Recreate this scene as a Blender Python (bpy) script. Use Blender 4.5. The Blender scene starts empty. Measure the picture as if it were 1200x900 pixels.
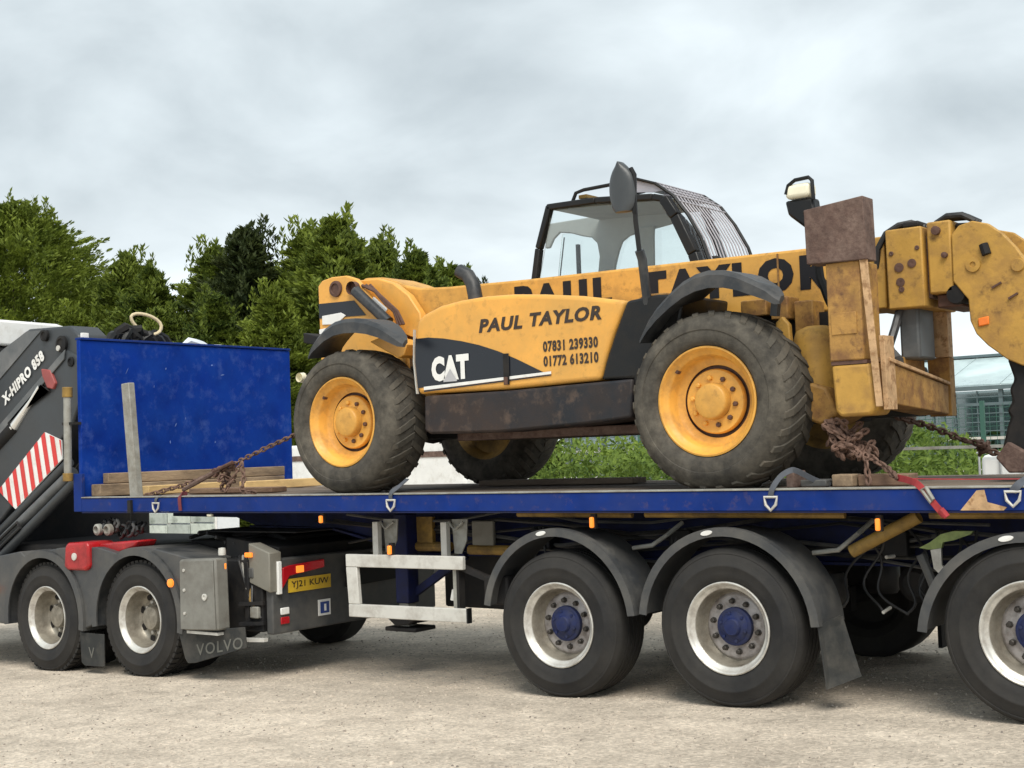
import bpy, bmesh, math, random
from mathutils import Vector, Matrix
random.seed(7)
R_ = math.radians
scene = bpy.context.scene
col = scene.collection

# ------------------------------------------------------------------ camera
cam_d = bpy.data.cameras.new("camera")
cam = bpy.data.objects.new("camera", cam_d)
col.objects.link(cam)
RIGHT = Vector((0.79603681, 0.60423387, -0.03502612))
UP = Vector((0.05818239, -0.01879196, 0.99812909))
FWD = Vector((-0.60244519, 0.79658539, 0.05011486))
cam.matrix_world = Matrix(((RIGHT.x, UP.x, -FWD.x, 0.0),
                           (RIGHT.y, UP.y, -FWD.y, -7.8857),
                           (RIGHT.z, UP.z, -FWD.z, 1.84993),
                           (0, 0, 0, 1)))
cam_d.sensor_fit = 'HORIZONTAL'
cam_d.angle = R_(41.7734)
cam_d.clip_start = 0.1
cam_d.clip_end = 3000
scene.camera = cam

# ------------------------------------------------------------------ sky
SUN_EL, SUN_AZ = R_(52), R_(-48)          # direction towards the sun, azimuth from +x
world = bpy.data.worlds.new("World")
scene.world = world
world.use_nodes = True
nt = world.node_tree
for n_ in list(nt.nodes):
    nt.nodes.remove(n_)
def N(tree, t, **kw):
    n = tree.nodes.new(t)
    for k, v in kw.items():
        if k.startswith('i_'):
            n.inputs[k[2:].replace('_', ' ')].default_value = v
        else:
            setattr(n, k, v)
    return n
out = N(nt, 'ShaderNodeOutputWorld')
sky = N(nt, 'ShaderNodeTexSky', sky_type='NISHITA', sun_disc=False)
sky.sun_elevation = SUN_EL
sky.sun_rotation = math.pi / 2 - SUN_AZ
bg1 = N(nt, 'ShaderNodeBackground', i_Strength=0.08)
nt.links.new(sky.outputs[0], bg1.inputs[0])
tc = N(nt, 'ShaderNodeTexCoord')
sep = N(nt, 'ShaderNodeSeparateXYZ')
nt.links.new(tc.outputs['Generated'], sep.inputs[0])
zz = N(nt, 'ShaderNodeMath', operation='MAXIMUM')
zz.inputs[1].default_value = 0.0
nt.links.new(sep.outputs[2], zz.inputs[0])
za = N(nt, 'ShaderNodeMath', operation='ADD')
za.inputs[1].default_value = 0.30
nt.links.new(zz.outputs[0], za.inputs[0])
dx = N(nt, 'ShaderNodeMath', operation='DIVIDE')
dy = N(nt, 'ShaderNodeMath', operation='DIVIDE')
nt.links.new(sep.outputs[0], dx.inputs[0]); nt.links.new(za.outputs[0], dx.inputs[1])
nt.links.new(sep.outputs[1], dy.inputs[0]); nt.links.new(za.outputs[0], dy.inputs[1])
cmb = N(nt, 'ShaderNodeCombineXYZ')
nt.links.new(dx.outputs[0], cmb.inputs[0]); nt.links.new(dy.outputs[0], cmb.inputs[1])
cn = N(nt, 'ShaderNodeTexNoise', i_Scale=2.3, i_Detail=8.0, i_Roughness=0.5, i_Distortion=0.3)
nt.links.new(cmb.outputs[0], cn.inputs['Vector'])
cr = N(nt, 'ShaderNodeValToRGB')
cr.color_ramp.elements[0].position = 0.33
cr.color_ramp.elements[0].color = (0.375, 0.425, 0.45, 1)
cr.color_ramp.elements[1].position = 0.66
cr.color_ramp.elements[1].color = (0.68, 0.745, 0.77, 1)
nt.links.new(cn.outputs[0], cr.inputs[0])
hz = N(nt, 'ShaderNodeMapRange')
hz.inputs['From Min'].default_value = 0.02
hz.inputs['From Max'].default_value = 0.23
hz.inputs['To Min'].default_value = 0.9
hz.inputs['To Max'].default_value = 0.0
nt.links.new(sep.outputs[2], hz.inputs['Value'])
hm = N(nt, 'ShaderNodeMixRGB')
hm.inputs[2].default_value = (0.84, 0.90, 0.92, 1)
nt.links.new(hz.outputs[0], hm.inputs[0]); nt.links.new(cr.outputs[0], hm.inputs[1])
bg2 = N(nt, 'ShaderNodeBackground', i_Strength=0.95)
nt.links.new(hm.outputs[0], bg2.inputs[0])
ms = N(nt, 'ShaderNodeMixShader', i_Fac=0.92)
nt.links.new(bg1.outputs[0], ms.inputs[1]); nt.links.new(bg2.outputs[0], ms.inputs[2])
nt.links.new(ms.outputs[0], out.inputs[0])

# ------------------------------------------------------------------ sun, exposure
sd = bpy.data.lights.new("sun", 'SUN')
sd.energy = 2.2
sd.angle = R_(32)
sd.color = (1.0, 0.95, 0.86)
sun = bpy.data.objects.new("sun", sd)
col.objects.link(sun)
sdir = Vector((math.cos(SUN_EL) * math.cos(SUN_AZ), math.cos(SUN_EL) * math.sin(SUN_AZ), math.sin(SUN_EL)))
sun.rotation_euler = sdir.to_track_quat('Z', 'Y').to_euler()
sun.location = (0, -20, 30)
scene.view_settings.view_transform = 'Standard'
scene.view_settings.look = 'None'
scene.view_settings.exposure = 0.57
scene.view_settings.gamma = 1.0
scene.view_settings.use_curve_mapping = False

# ------------------------------------------------------------------ materials
MATS = {}
def mat(name, c, rough=0.6, metal=0.0, var=0.12, vs=5.0, dirt=None, amt=0.35, ds=3.0, dsoft=0.12,
        bump=0.0, bs=60.0, dirt2=None, amt2=0.2, ds2=14.0, spec=0.5, emit=None, es=0.0, stretch=None):
    m = bpy.data.materials.new(name)
    m.use_nodes = True
    t = m.node_tree
    b = t.nodes['Principled BSDF']
    b.inputs['Metallic'].default_value = metal
    b.inputs['Specular IOR Level'].default_value = spec
    co = N(t, 'ShaderNodeTexCoord')
    vec = co.outputs['Object']
    if stretch:
        mp = N(t, 'ShaderNodeMapping')
        mp.inputs['Scale'].default_value = stretch
        t.links.new(vec, mp.inputs[0]); vec = mp.outputs[0]
    n1 = N(t, 'ShaderNodeTexNoise', i_Scale=vs, i_Detail=6.0, i_Roughness=0.6)
    t.links.new(vec, n1.inputs['Vector'])
    mr = N(t, 'ShaderNodeMapRange')
    mr.inputs['From Min'].default_value = 0.3; mr.inputs['From Max'].default_value = 0.7
    mr.inputs['To Min'].default_value = 1 - var; mr.inputs['To Max'].default_value = 1 + var
    t.links.new(n1.outputs[0], mr.inputs['Value'])
    mx = N(t, 'ShaderNodeMixRGB', blend_type='MULTIPLY')
    mx.inputs[0].default_value = 1.0
    mx.inputs[1].default_value = (*c, 1)
    t.links.new(mr.outputs[0], mx.inputs[2])
    cur = mx.outputs[0]
    rv = N(t, 'ShaderNodeMapRange')
    rv.inputs['To Min'].default_value = max(0.02, rough - 0.1); rv.inputs['To Max'].default_value = min(1, rough + 0.1)
    t.links.new(n1.outputs[0], rv.inputs['Value'])
    rcur = rv.outputs[0]
    for k, (d, a, s) in enumerate(((dirt, amt, ds), (dirt2, amt2, ds2))):
        if d is None: continue
        n2 = N(t, 'ShaderNodeTexNoise', i_Scale=s, i_Detail=9.0, i_Roughness=0.68)
        mpp = N(t, 'ShaderNodeMapping')
        mpp.inputs['Location'].default_value = (3.1 * k + 1.7, 5.3, 2.2 + k)
        t.links.new(vec, mpp.inputs[0]); t.links.new(mpp.outputs[0], n2.inputs['Vector'])
        r2 = N(t, 'ShaderNodeMapRange')
        c0 = 0.5 + (0.5 - a) * 0.55
        r2.inputs['From Min'].default_value = c0 - dsoft / 2; r2.inputs['From Max'].default_value = c0 + dsoft / 2
        t.links.new(n2.outputs[0], r2.inputs['Value'])
        m2 = N(t, 'ShaderNodeMixRGB')
        m2.inputs[2].default_value = (*d, 1)
        t.links.new(r2.outputs[0], m2.inputs[0]); t.links.new(cur, m2.inputs[1])
        cur = m2.outputs[0]
        m3 = N(t, 'ShaderNodeMix')
        m3.inputs[3].default_value = 0.85
        t.links.new(r2.outputs[0], m3.inputs[0]); t.links.new(rcur, m3.inputs[2])
        rcur = m3.outputs[0]
    t.links.new(cur, b.inputs['Base Color'])
    t.links.new(rcur, b.inputs['Roughness'])
    if bump:
        nb = N(t, 'ShaderNodeTexNoise', i_Scale=bs, i_Detail=5.0)
        t.links.new(vec, nb.inputs['Vector'])
        bp = N(t, 'ShaderNodeBump', i_Strength=bump, i_Distance=0.02)
        t.links.new(nb.outputs[0], bp.inputs['Height'])
        t.links.new(bp.outputs[0], b.inputs['Normal'])
    if emit:
        b.inputs['Emission Color'].default_value = (*emit, 1)
        b.inputs['Emission Strength'].default_value = es
    MATS[name] = m
    return m

YEL = (0.77, 0.382, 0.072)
M_hood = mat('yellow_paint', YEL, 0.4, var=.08, vs=3, dirt=(0.52, 0.31, 0.09), amt=.25, ds=2.2, dsoft=.4, bump=.05, bs=3.5,
             dirt2=(0.28, 0.17, 0.06), amt2=.04, ds2=12)
M_yel = mat('yellow_worn', (0.64, 0.335, 0.065), 0.5, var=.10, vs=5, dirt=(0.38, 0.20, 0.055), amt=.26, ds=4, dsoft=.28,
            dirt2=(0.10, 0.05, 0.025), amt2=.17, ds2=9, bump=.08, bs=30)
M_yel_d = mat('yellow_weathered', (0.47, 0.265, 0.05), 0.55, var=.14, vs=6, dirt=(0.30, 0.165, 0.05), amt=.34, ds=5, dsoft=.25,
              dirt2=(0.08, 0.04, 0.022), amt2=.18, ds2=11, bump=.1, bs=35)
M_rust_y = mat('yellow_rusty', (0.38, 0.205, 0.05), 0.6, var=.25, vs=8, dirt=(0.21, 0.105, 0.04), amt=.44, ds=7, dsoft=.2,
               dirt2=(0.10, 0.05, 0.028), amt2=.22, ds2=20, bump=.15, bs=40)
M_rim_y = mat('yellow_rim', (0.76, 0.39, 0.07), 0.45, var=.1, vs=6, dirt=(0.38, 0.19, 0.06), amt=.3, ds=6, dsoft=.3)
M_tan = mat('rust_lit_edge', (0.50, 0.32, 0.17), 0.7, var=.25, vs=10, dirt=(0.30, 0.17, 0.08), amt=.4, ds=18, bump=.15)  # rust on the rail; on the stabiliser also paints its lit side
M_rust = mat('rust_brown', (0.11, 0.068, 0.054), 0.85, var=.3, vs=9, dirt=(0.19, 0.13, 0.105), amt=.4, ds=8, dsoft=.3, bump=.3, bs=40,
             dirt2=(0.06, 0.03, 0.025), amt2=.3, ds2=20)
M_chain = mat('rusty_chain', (0.16, 0.095, 0.07), 0.75, metal=.2, var=.4, vs=25)
M_pin = mat('rusty_pin', (0.10, 0.05, 0.035), 0.7, var=.3, vs=20)
M_blk = mat('black_plastic', (0.006, 0.0065, 0.0075), 0.4, spec=.35, var=.2, dirt=(0.02, 0.0185, 0.017), amt=.3, ds=4, dsoft=.3, bump=.05)
M_fend = mat('grey_fender_plastic', (0.042, 0.045, 0.049), 0.42, var=.15, dirt=(0.115, 0.11, 0.10), amt=.36, ds=3, dsoft=.35, bump=.05)
M_fend2 = mat('tele_fender_plastic', (0.024, 0.027, 0.031), 0.4, var=.12, dirt=(0.10, 0.095, 0.09), amt=.3, ds=5, dsoft=.35, bump=.05)
M_sill = mat('dark_sill', (0.010, 0.012, 0.017), 0.38, spec=.4, var=.3, dirt=(0.05, 0.033, 0.026), amt=.42, ds=2.0, dsoft=.35, bump=.06,
             dirt2=(0.14, 0.095, 0.07), amt2=.12, ds2=8)
M_dark = mat('dark_steel', (0.013, 0.013, 0.014), 0.65, spec=.25, var=.25, dirt=(0.035, 0.03, 0.026), amt=.3, ds=5, dsoft=.3)
M_swoosh = mat('black_decal', (0.010, 0.013, 0.020), 0.3, var=.1)
M_white = mat('white_paint', (0.78, 0.78, 0.76), 0.45, var=.06, dirt=(0.5, 0.47, 0.42), amt=.2, ds=5, dsoft=.3)
M_letter = mat('black_lettering', (0.035, 0.022, 0.015), 0.5, var=.3, vs=30)
M_letter_b = mat('boom_lettering', (0.010, 0.009, 0.012), 0.5, spec=.3, var=.2)
M_tyre = mat('tyre_rubber', (0.013, 0.013, 0.014), 0.7, spec=.35, var=.25, vs=4, dirt=(0.044, 0.041, 0.037), amt=.42, ds=2.6, dsoft=.4, bump=.06, bs=70)
M_tyre_d = mat('dusty_tyre_rubber', (0.054, 0.051, 0.046), 0.9, spec=.2, var=.3, vs=5, dirt=(0.15, 0.134, 0.108), amt=.5, ds=3.5, dsoft=.4,
               dirt2=(0.02, 0.019, 0.018), amt2=.32, ds2=9, bump=.15, bs=60)
M_tread = mat('tread_rubber', (0.078, 0.072, 0.061), 0.9, spec=.2, var=.25, vs=8, dirt=(0.125, 0.108, 0.085), amt=.4, ds=6, dsoft=.3)
M_steel = mat('silver_rim', (0.66, 0.65, 0.61), 0.38, metal=.55, var=.1, vs=8, dirt=(0.25, 0.21, 0.17), amt=.3, ds=7, dsoft=.35)
M_steel_d = mat('dirty_rim_barrel', (0.40, 0.37, 0.31), 0.4, metal=.6, var=.15, vs=8, dirt=(0.13, 0.11, 0.085), amt=.45, ds=6, dsoft=.4)
M_disc = mat('rim_disc', (0.42, 0.40, 0.40), 0.5, metal=.3, var=.15, vs=12, dirt=(0.15, 0.12, 0.1), amt=.4, ds=9, dsoft=.3)
M_nut = mat('wheel_nut_steel', (0.05, 0.045, 0.04), 0.5, metal=.5)
BLU = (0.006, 0.022, 0.21)
M_blue = mat('blue_paint', (0.0015, 0.024, 0.215), 0.65, var=.25, vs=2.2, dirt=(0.006, 0.045, 0.28), amt=.42, ds=2.2, dsoft=.35,
             dirt2=(0.055, 0.10, 0.33), amt2=.14, ds2=7, bump=.03, bs=3, spec=.1)
M_blue_r = mat('blue_rail_paint', (0.003, 0.025, 0.175), 0.55, spec=.15, var=.2, vs=5, dirt=(0.02, 0.04, 0.17), amt=.35, ds=3, dsoft=.4,
               dirt2=(0.14, 0.09, 0.07), amt2=.02, ds2=12)
M_blue_d = mat('blue_chassis_paint', (0.006, 0.011, 0.065), 0.55, spec=.25, var=.2, dirt=(0.018, 0.018, 0.026), amt=.4, ds=4, dsoft=.3)
M_hub = mat('blue_hub', (0.010, 0.019, 0.085), 0.5, spec=.3, var=.3, vs=10, dirt=(0.035, 0.037, 0.055), amt=.35, ds=9, dsoft=.3)
M_wood = mat('deck_wood', (0.20, 0.155, 0.115), 0.85, var=.25, vs=6, dirt=(0.09, 0.065, 0.05), amt=.45, ds=4, dsoft=.3, bump=.2, stretch=(.15, 1, 1))
M_baulk = mat('timber_pale', (0.34, 0.245, 0.155), 0.85, var=.3, vs=6, dirt=(0.13, 0.09, 0.06), amt=.5, ds=5, dsoft=.25, bump=.2, stretch=(1, .3, 1))
M_baulk_y = mat('timber_fresh', (0.66, 0.45, 0.20), 0.8, var=.15, vs=8, dirt=(0.35, 0.22, 0.1), amt=.25, ds=6, dsoft=.25, bump=.15, stretch=(1, .3, 1))
M_brd = mat('timber_brown', (0.15, 0.09, 0.06), 0.85, var=.25, vs=7, dirt=(0.28, 0.19, 0.12), amt=.35, ds=6, dsoft=.25, bump=.2, stretch=(.3, 1, 1))
M_alu = mat('pale_aluminium', (0.60, 0.59, 0.55), 0.5, metal=.15, var=.06, dirt=(0.35, 0.32, 0.28), amt=.3, ds=5, dsoft=.3, bump=.03)
M_galv = mat('galvanised_steel', (0.34, 0.34, 0.31), 0.6, metal=.2, var=.15, vs=8, dirt=(0.2, 0.18, 0.15), amt=.4, ds=6, dsoft=.3)
M_ybrown = mat('ochre_paint', (0.30, 0.18, 0.035), 0.6, var=.2, dirt=(0.10, 0.065, 0.03), amt=.4, ds=6, dsoft=.3)
M_crane = mat('crane_grey', (0.034, 0.039, 0.044), 0.42, var=.1, vs=3, dirt=(0.06, 0.062, 0.064), amt=.35, ds=2.5, dsoft=.35)
M_crane_l = mat('crane_grey_light', (0.085, 0.093, 0.098), 0.45, var=.08, vs=3, dirt=(0.2, 0.2, 0.2), amt=.3, ds=3, dsoft=.35)
M_chrome = mat('cylinder_rod', (0.8, 0.8, 0.78), 0.25, metal=.6, var=.03)
M_red = mat('red_paint', (0.40, 0.012, 0.015), 0.25, var=.12, dirt=(0.16, 0.02, 0.02), amt=.35, ds=6, dsoft=.3)
M_redrefl = mat('red_reflective', (0.62, 0.035, 0.03), 0.45, var=.08)
M_redstrap = mat('red_webbing', (0.35, 0.035, 0.04), 0.8, var=.2, vs=25)
M_greystrap = mat('grey_webbing', (0.075, 0.083, 0.10), 0.8, var=.15, vs=25)
M_locker = mat('locker_grey', (0.205, 0.203, 0.182), 0.5, var=.08, dirt=(0.12, 0.11, 0.095), amt=.35, ds=4, dsoft=.35)
M_beige = mat('beige_box', (0.20, 0.19, 0.16), 0.55, var=.1, dirt=(0.15, 0.13, 0.1), amt=.3, ds=5, dsoft=.3)
M_plate = mat('yellow_plate', (0.66, 0.43, 0.03), 0.4, var=.06, dirt=(0.4, 0.26, 0.04), amt=.3, ds=8, dsoft=.3)
M_amber = mat('amber_lens', (0.55, 0.14, 0.012), 0.2, emit=(1.0, 0.27, 0.035), es=0.75)
M_orange = mat('orange_reflector', (0.85, 0.20, 0.02), 0.25)
M_redlens = mat('red_lens', (0.30, 0.008, 0.012), 0.15, emit=(1, .015, .03), es=.05)
M_lampwhite = mat('lamp_glass', (0.85, 0.80, 0.62), 0.2, var=.1)
M_bluesign = mat('blue_sticker', (0.02, 0.05, 0.22), 0.4)
M_int = mat('cab_lining', (0.30, 0.32, 0.31), 0.7, var=.1)
M_mirror = mat('mirror_grey', (0.045, 0.05, 0.054), 0.4, var=.1)
M_guard = mat('guard_grey', (0.16, 0.155, 0.175), 0.55, var=.2)
M_muddy = mat('rubber_flap', (0.030, 0.032, 0.032), 0.75, spec=.3, var=.15, dirt=(0.08, 0.075, 0.066), amt=.35, ds=5, dsoft=.3)
M_emb = mat('embossed_rubber', (0.13, 0.13, 0.115), 0.7, var=.1)
M_hose = mat('black_hose', (0.015, 0.015, 0.016), 0.5, dirt=(0.06, 0.055, 0.05), amt=.3)
M_hi = mat('lime_tape', (0.22, 0.28, 0.09), 0.6, var=.25, vs=20)
M_bark = mat('bark', (0.10, 0.075, 0.055), 0.9, var=.3, bump=.3)
M_cage = mat('cage_wire', (0.5, 0.52, 0.52), 0.4, metal=.5)
M_ibc = mat('white_tank', (0.82, 0.83, 0.82), 0.4, var=.03)
M_fgreen = mat('fence_green', (0.05, 0.13, 0.10), 0.5, var=.1)
M_ghroof = mat('pale_roof_sheet', (0.40, 0.50, 0.51), 0.25, var=.12, vs=1.2, dirt=(0.6, 0.72, 0.72), amt=.35, ds=.8, dsoft=.3)
M_ghframe = mat('greenhouse_bar', (0.10, 0.14, 0.15), 0.5)
M_sheet = mat('polythene', (0.70, 0.74, 0.78), 0.4, var=.06)
M_rope = mat('pale_rope', (0.62, 0.52, 0.34), 0.8, var=.15, vs=30)

def glass(name, tint, fac):
    m = bpy.data.materials.new(name); m.use_nodes = True
    t = m.node_tree; t.nodes.remove(t.nodes['Principled BSDF'])
    o = t.nodes['Material Output']
    tr = N(t, 'ShaderNodeBsdfTransparent'); tr.inputs[0].default_value = (*tint, 1)
    gl = N(t, 'ShaderNodeBsdfGlossy', i_Roughness=0.05)
    fr = N(t, 'ShaderNodeFresnel', i_IOR=1.45)
    ad = N(t, 'ShaderNodeMath', operation='ADD'); ad.inputs[1].default_value = fac
    t.links.new(fr.outputs[0], ad.inputs[0])
    mx = N(t, 'ShaderNodeMixShader')
    t.links.new(ad.outputs[0], mx.inputs[0]); t.links.new(tr.outputs[0], mx.inputs[1]); t.links.new(gl.outputs[0], mx.inputs[2])
    t.links.new(mx.outputs[0], o.inputs[0])
    return m
M_glass = glass('cab_glass', (0.955, 0.98, 0.975), 0.015)
M_ghglass = glass('greenhouse_glass', (0.36, 0.43, 0.43), 0.12)

def leafmat(name, dark, light, dead=None):
    m = bpy.data.materials.new(name); m.use_nodes = True
    t = m.node_tree; b = t.nodes['Principled BSDF']
    b.inputs['Roughness'].default_value = 0.65
    b.inputs['Specular IOR Level'].default_value = 0.25
    co = N(t, 'ShaderNodeTexCoord')
    n1 = N(t, 'ShaderNodeTexNoise', i_Scale=1.3, i_Detail=3.0)
    t.links.new(co.outputs['Object'], n1.inputs['Vector'])
    n2 = N(t, 'ShaderNodeTexNoise', i_Scale=14.0, i_Detail=2.0)
    t.links.new(co.outputs['Object'], n2.inputs['Vector'])
    ad = N(t, 'ShaderNodeMath', operation='ADD'); t.links.new(n1.outputs[0], ad.inputs[0]); t.links.new(n2.outputs[0], ad.inputs[1])
    oi = N(t, 'ShaderNodeObjectInfo')
    ml = N(t, 'ShaderNodeMath', operation='MULTIPLY_ADD'); ml.inputs[1].default_value = 0.25
    t.links.new(oi.outputs['Random'], ml.inputs[0]); t.links.new(ad.outputs[0], ml.inputs[2])
    r = N(t, 'ShaderNodeMapRange')
    r.inputs['From Min'].default_value = 0.78; r.inputs['From Max'].default_value = 1.5
    t.links.new(ml.outputs[0], r.inputs['Value'])
    mx = N(t, 'ShaderNodeMixRGB'); mx.inputs[1].default_value = (*dark, 1); mx.inputs[2].default_value = (*light, 1)
    t.links.new(r.outputs[0], mx.inputs[0])
    t.links.new(mx.outputs[0], b.inputs['Base Color'])
    tl = N(t, 'ShaderNodeBsdfTranslucent')
    t.links.new(mx.outputs[0], tl.inputs[0])
    ms_ = N(t, 'ShaderNodeMixShader', i_Fac=0.3)
    t.links.new(b.outputs[0], ms_.inputs[1]); t.links.new(tl.outputs[0], ms_.inputs[2])
    t.links.new(ms_.outputs[0], t.nodes['Material Output'].inputs[0])
    return m
M_conif = leafmat('conifer_foliage', (0.024, 0.050, 0.011), (0.25, 0.31, 0.042))
M_conif_d = leafmat('conifer_foliage_dark', (0.020, 0.034, 0.012), (0.085, 0.105, 0.028))
M_bush = leafmat('bramble_leaves', (0.05, 0.10, 0.018), (0.24, 0.33, 0.055))

# ------------------------------------------------------------------ helpers
WLOC = {}
def gz(x):
    return 0.034 * 30 * math.tanh((x + 8) / 30)

def thing(name, label, cat, loc=(0, 0, 0), group=None, kind=None):
    o = bpy.data.objects.new(name, None)
    col.objects.link(o)
    o.empty_display_size = 0.1
    o.location = loc
    WLOC[o.name] = Vector(loc)
    o['label'] = label; o['category'] = cat
    if group: o['group'] = group
    if kind: o['kind'] = kind
    return o
def tag(o, label, cat, group=None, kind=None):
    if label: o['label'] = label
    if cat: o['category'] = cat
    if group: o['group'] = group
    if kind: o['kind'] = kind
    return o
def part_empty(name, parent, loc):
    o = bpy.data.objects.new(name, None); col.objects.link(o)
    o.parent = parent; o.location = Vector(loc) - WLOC[parent.name]; WLOC[o.name] = Vector(loc)
    o.empty_display_size = 0.1
    return o

class MB:
    def __init__(s):
        s.v = []; s.f = []
    def add(s, vs, fs):
        k = len(s.v)
        s.v += [tuple(p) for p in vs]
        s.f += [tuple(i + k for i in f) for f in fs]
        return s
    def box(s, x0, x1, y0, y1, z0, z1):
        vs = [(x0, y0, z0), (x1, y0, z0), (x1, y1, z0), (x0, y1, z0), (x0, y0, z1), (x1, y0, z1), (x1, y1, z1), (x0, y1, z1)]
        return s.add(vs, [(3, 2, 1, 0), (4, 5, 6, 7), (0, 1, 5, 4), (1, 2, 6, 5), (2, 3, 7, 6), (3, 0, 4, 7)])
    def prism(s, poly, y0, y1):
        """polygon of (x,z) extruded along y"""
        n = len(poly)
        a = sum(poly[i][0] * poly[(i + 1) % n][1] - poly[(i + 1) % n][0] * poly[i][1] for i in range(n))
        if a < 0: poly = poly[::-1]
        vs = [(x, y0, z) for x, z in poly] + [(x, y1, z) for x, z in poly]
        fs = [tuple(range(n)), tuple(range(2 * n - 1, n - 1, -1))]
        fs += [(i + n, (i + 1) % n + n, (i + 1) % n, i) for i in range(n)]
        return s.add(vs, fs)
    def prism_x(s, poly, x0, x1):
        """polygon of (y,z) extruded along x"""
        n = len(poly)
        a = sum(poly[i][0] * poly[(i + 1) % n][1] - poly[(i + 1) % n][0] * poly[i][1] for i in range(n))
        if a < 0: poly = poly[::-1]
        vs = [(x0, y, z) for y, z in poly] + [(x1, y, z) for y, z in poly]
        fs = [tuple(range(n - 1, -1, -1)), tuple(range(n, 2 * n))]
        fs += [(i, (i + 1) % n, (i + 1) % n + n, i + n) for i in range(n)]
        return s.add(vs, fs)
    def flat(s, poly, y):
        """single sheet facing -y"""
        n = len(poly)
        a = sum(poly[i][0] * poly[(i + 1) % n][1] - poly[(i + 1) % n][0] * poly[i][1] for i in range(n))
        if a < 0: poly = poly[::-1]
        return s.add([(x, y, z) for x, z in poly], [tuple(range(n))])
    def bar(s, p0, p1, w, h, upv=(0, 0, 1)):
        p0, p1 = Vector(p0), Vector(p1)
        d = (p1 - p0).normalized(); u = Vector(upv)
        if abs(d.dot(u)) > .98: u = Vector((1, 0, 0))
        a = d.cross(u).normalized(); b = a.cross(d).normalized()
        vs = []
        for p in (p0, p1):
            for i, j in ((-1, -1), (1, -1), (1, 1), (-1, 1)):
                vs.append(p + a * (w / 2 * i) + b * (h / 2 * j))
        return s.add(vs, [(0, 1, 2, 3), (7, 6, 5, 4), (0, 4, 5, 1), (1, 5, 6, 2), (2, 6, 7, 3), (3, 7, 4, 0)])
    def tube(s, pts, r, n=8, closed=False):
        pts = [Vector(p) for p in pts]; m = len(pts)
        rr = r if isinstance(r, (list, tuple)) else [r] * m
        vs = []; fs = []
        prev = None
        for i, p in enumerate(pts):
            if closed: d = pts[(i + 1) % m] - pts[i - 1]
            else: d = pts[min(i + 1, m - 1)] - pts[max(i - 1, 0)]
            d.normalize()
            if prev is None:
                u = Vector((0, 0, 1)) if abs(d.z) < .9 else Vector((1, 0, 0))
                a = d.cross(u).normalized()
            else:
                a = (prev - d * prev.dot(d)).normalized()
            prev = a; b = d.cross(a)
            for k in range(n):
                t = 2 * math.pi * k / n
                vs.append(p + (a * math.cos(t) + b * math.sin(t)) * rr[i])
        for i in range(m if closed else m - 1):
            for k in range(n):
                i2 = (i + 1) % m
                fs.append((i * n + k, i * n + (k + 1) % n, i2 * n + (k + 1) % n, i2 * n + k))
        if not closed:
            fs.append(tuple(range(n - 1, -1, -1))); fs.append(tuple(range((m - 1) * n, m * n)))
        return s.add(vs, fs)
    def lathe(s, prof, n=48, c=(0, 0, 0), cap0=False, cap1=False):
        """profile (r, y) turned about the y axis"""
        m = len(prof); vs = []; fs = []
        for r, y in prof:
            for k in range(n):
                t = 2 * math.pi * k / n
                vs.append((c[0] + r * math.cos(t), c[1] + y, c[2] + r * math.sin(t)))
        for i in range(m - 1):
            for k in range(n):
                k2 = (k + 1) % n
                fs.append((i * n + k, i * n + k2, (i + 1) * n + k2, (i + 1) * n + k))
        if cap0: fs.append(tuple(range(n - 1, -1, -1)))
        if cap1: fs.append(tuple(range((m - 1) * n, m * n)))
        return s.add(vs, fs)
    def xform(s, M):
        s.v = [tuple(M @ Vector(p)) for p in s.v]; return s
    def mesh(s, name, m, smooth=35, off=Vector((0, 0, 0)), fix=True):
        me = bpy.data.meshes.new(name)
        me.from_pydata([(p[0] - off[0], p[1] - off[1], p[2] - off[2]) for p in s.v], [], s.f)
        if fix:
            bm = bmesh.new(); bm.from_mesh(me)
            bmesh.ops.recalc_face_normals(bm, faces=bm.faces)
            bm.to_mesh(me); bm.free()
        if smooth:
            me.polygons.foreach_set('use_smooth', [True] * len(me.polygons))
            me.set_sharp_from_angle(angle=R_(smooth))
        me.materials.append(m)
        me.update()
        return me
    def build(s, name, m, parent=None, bevel=0.0, seg=2, smooth=35, origin=None, fix=True):
        o_ = Vector(origin) if origin is not None else (WLOC[parent.name] if parent else Vector((0, 0, 0)))
        me = s.mesh(name, m, smooth, o_, fix)
        ob = bpy.data.objects.new(name, me); col.objects.link(ob)
        if parent:
            ob.parent = parent
            ob.location = o_ - WLOC[parent.name]
        else:
            ob.location = o_
        WLOC[ob.name] = o_.copy()
        if bevel:
            bv = ob.modifiers.new('bevel', 'BEVEL'); bv.width = bevel; bv.segments = seg
            bv.limit_method = 'ANGLE'; bv.angle_limit = R_(35); bv.harden_normals = False
        return ob

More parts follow.
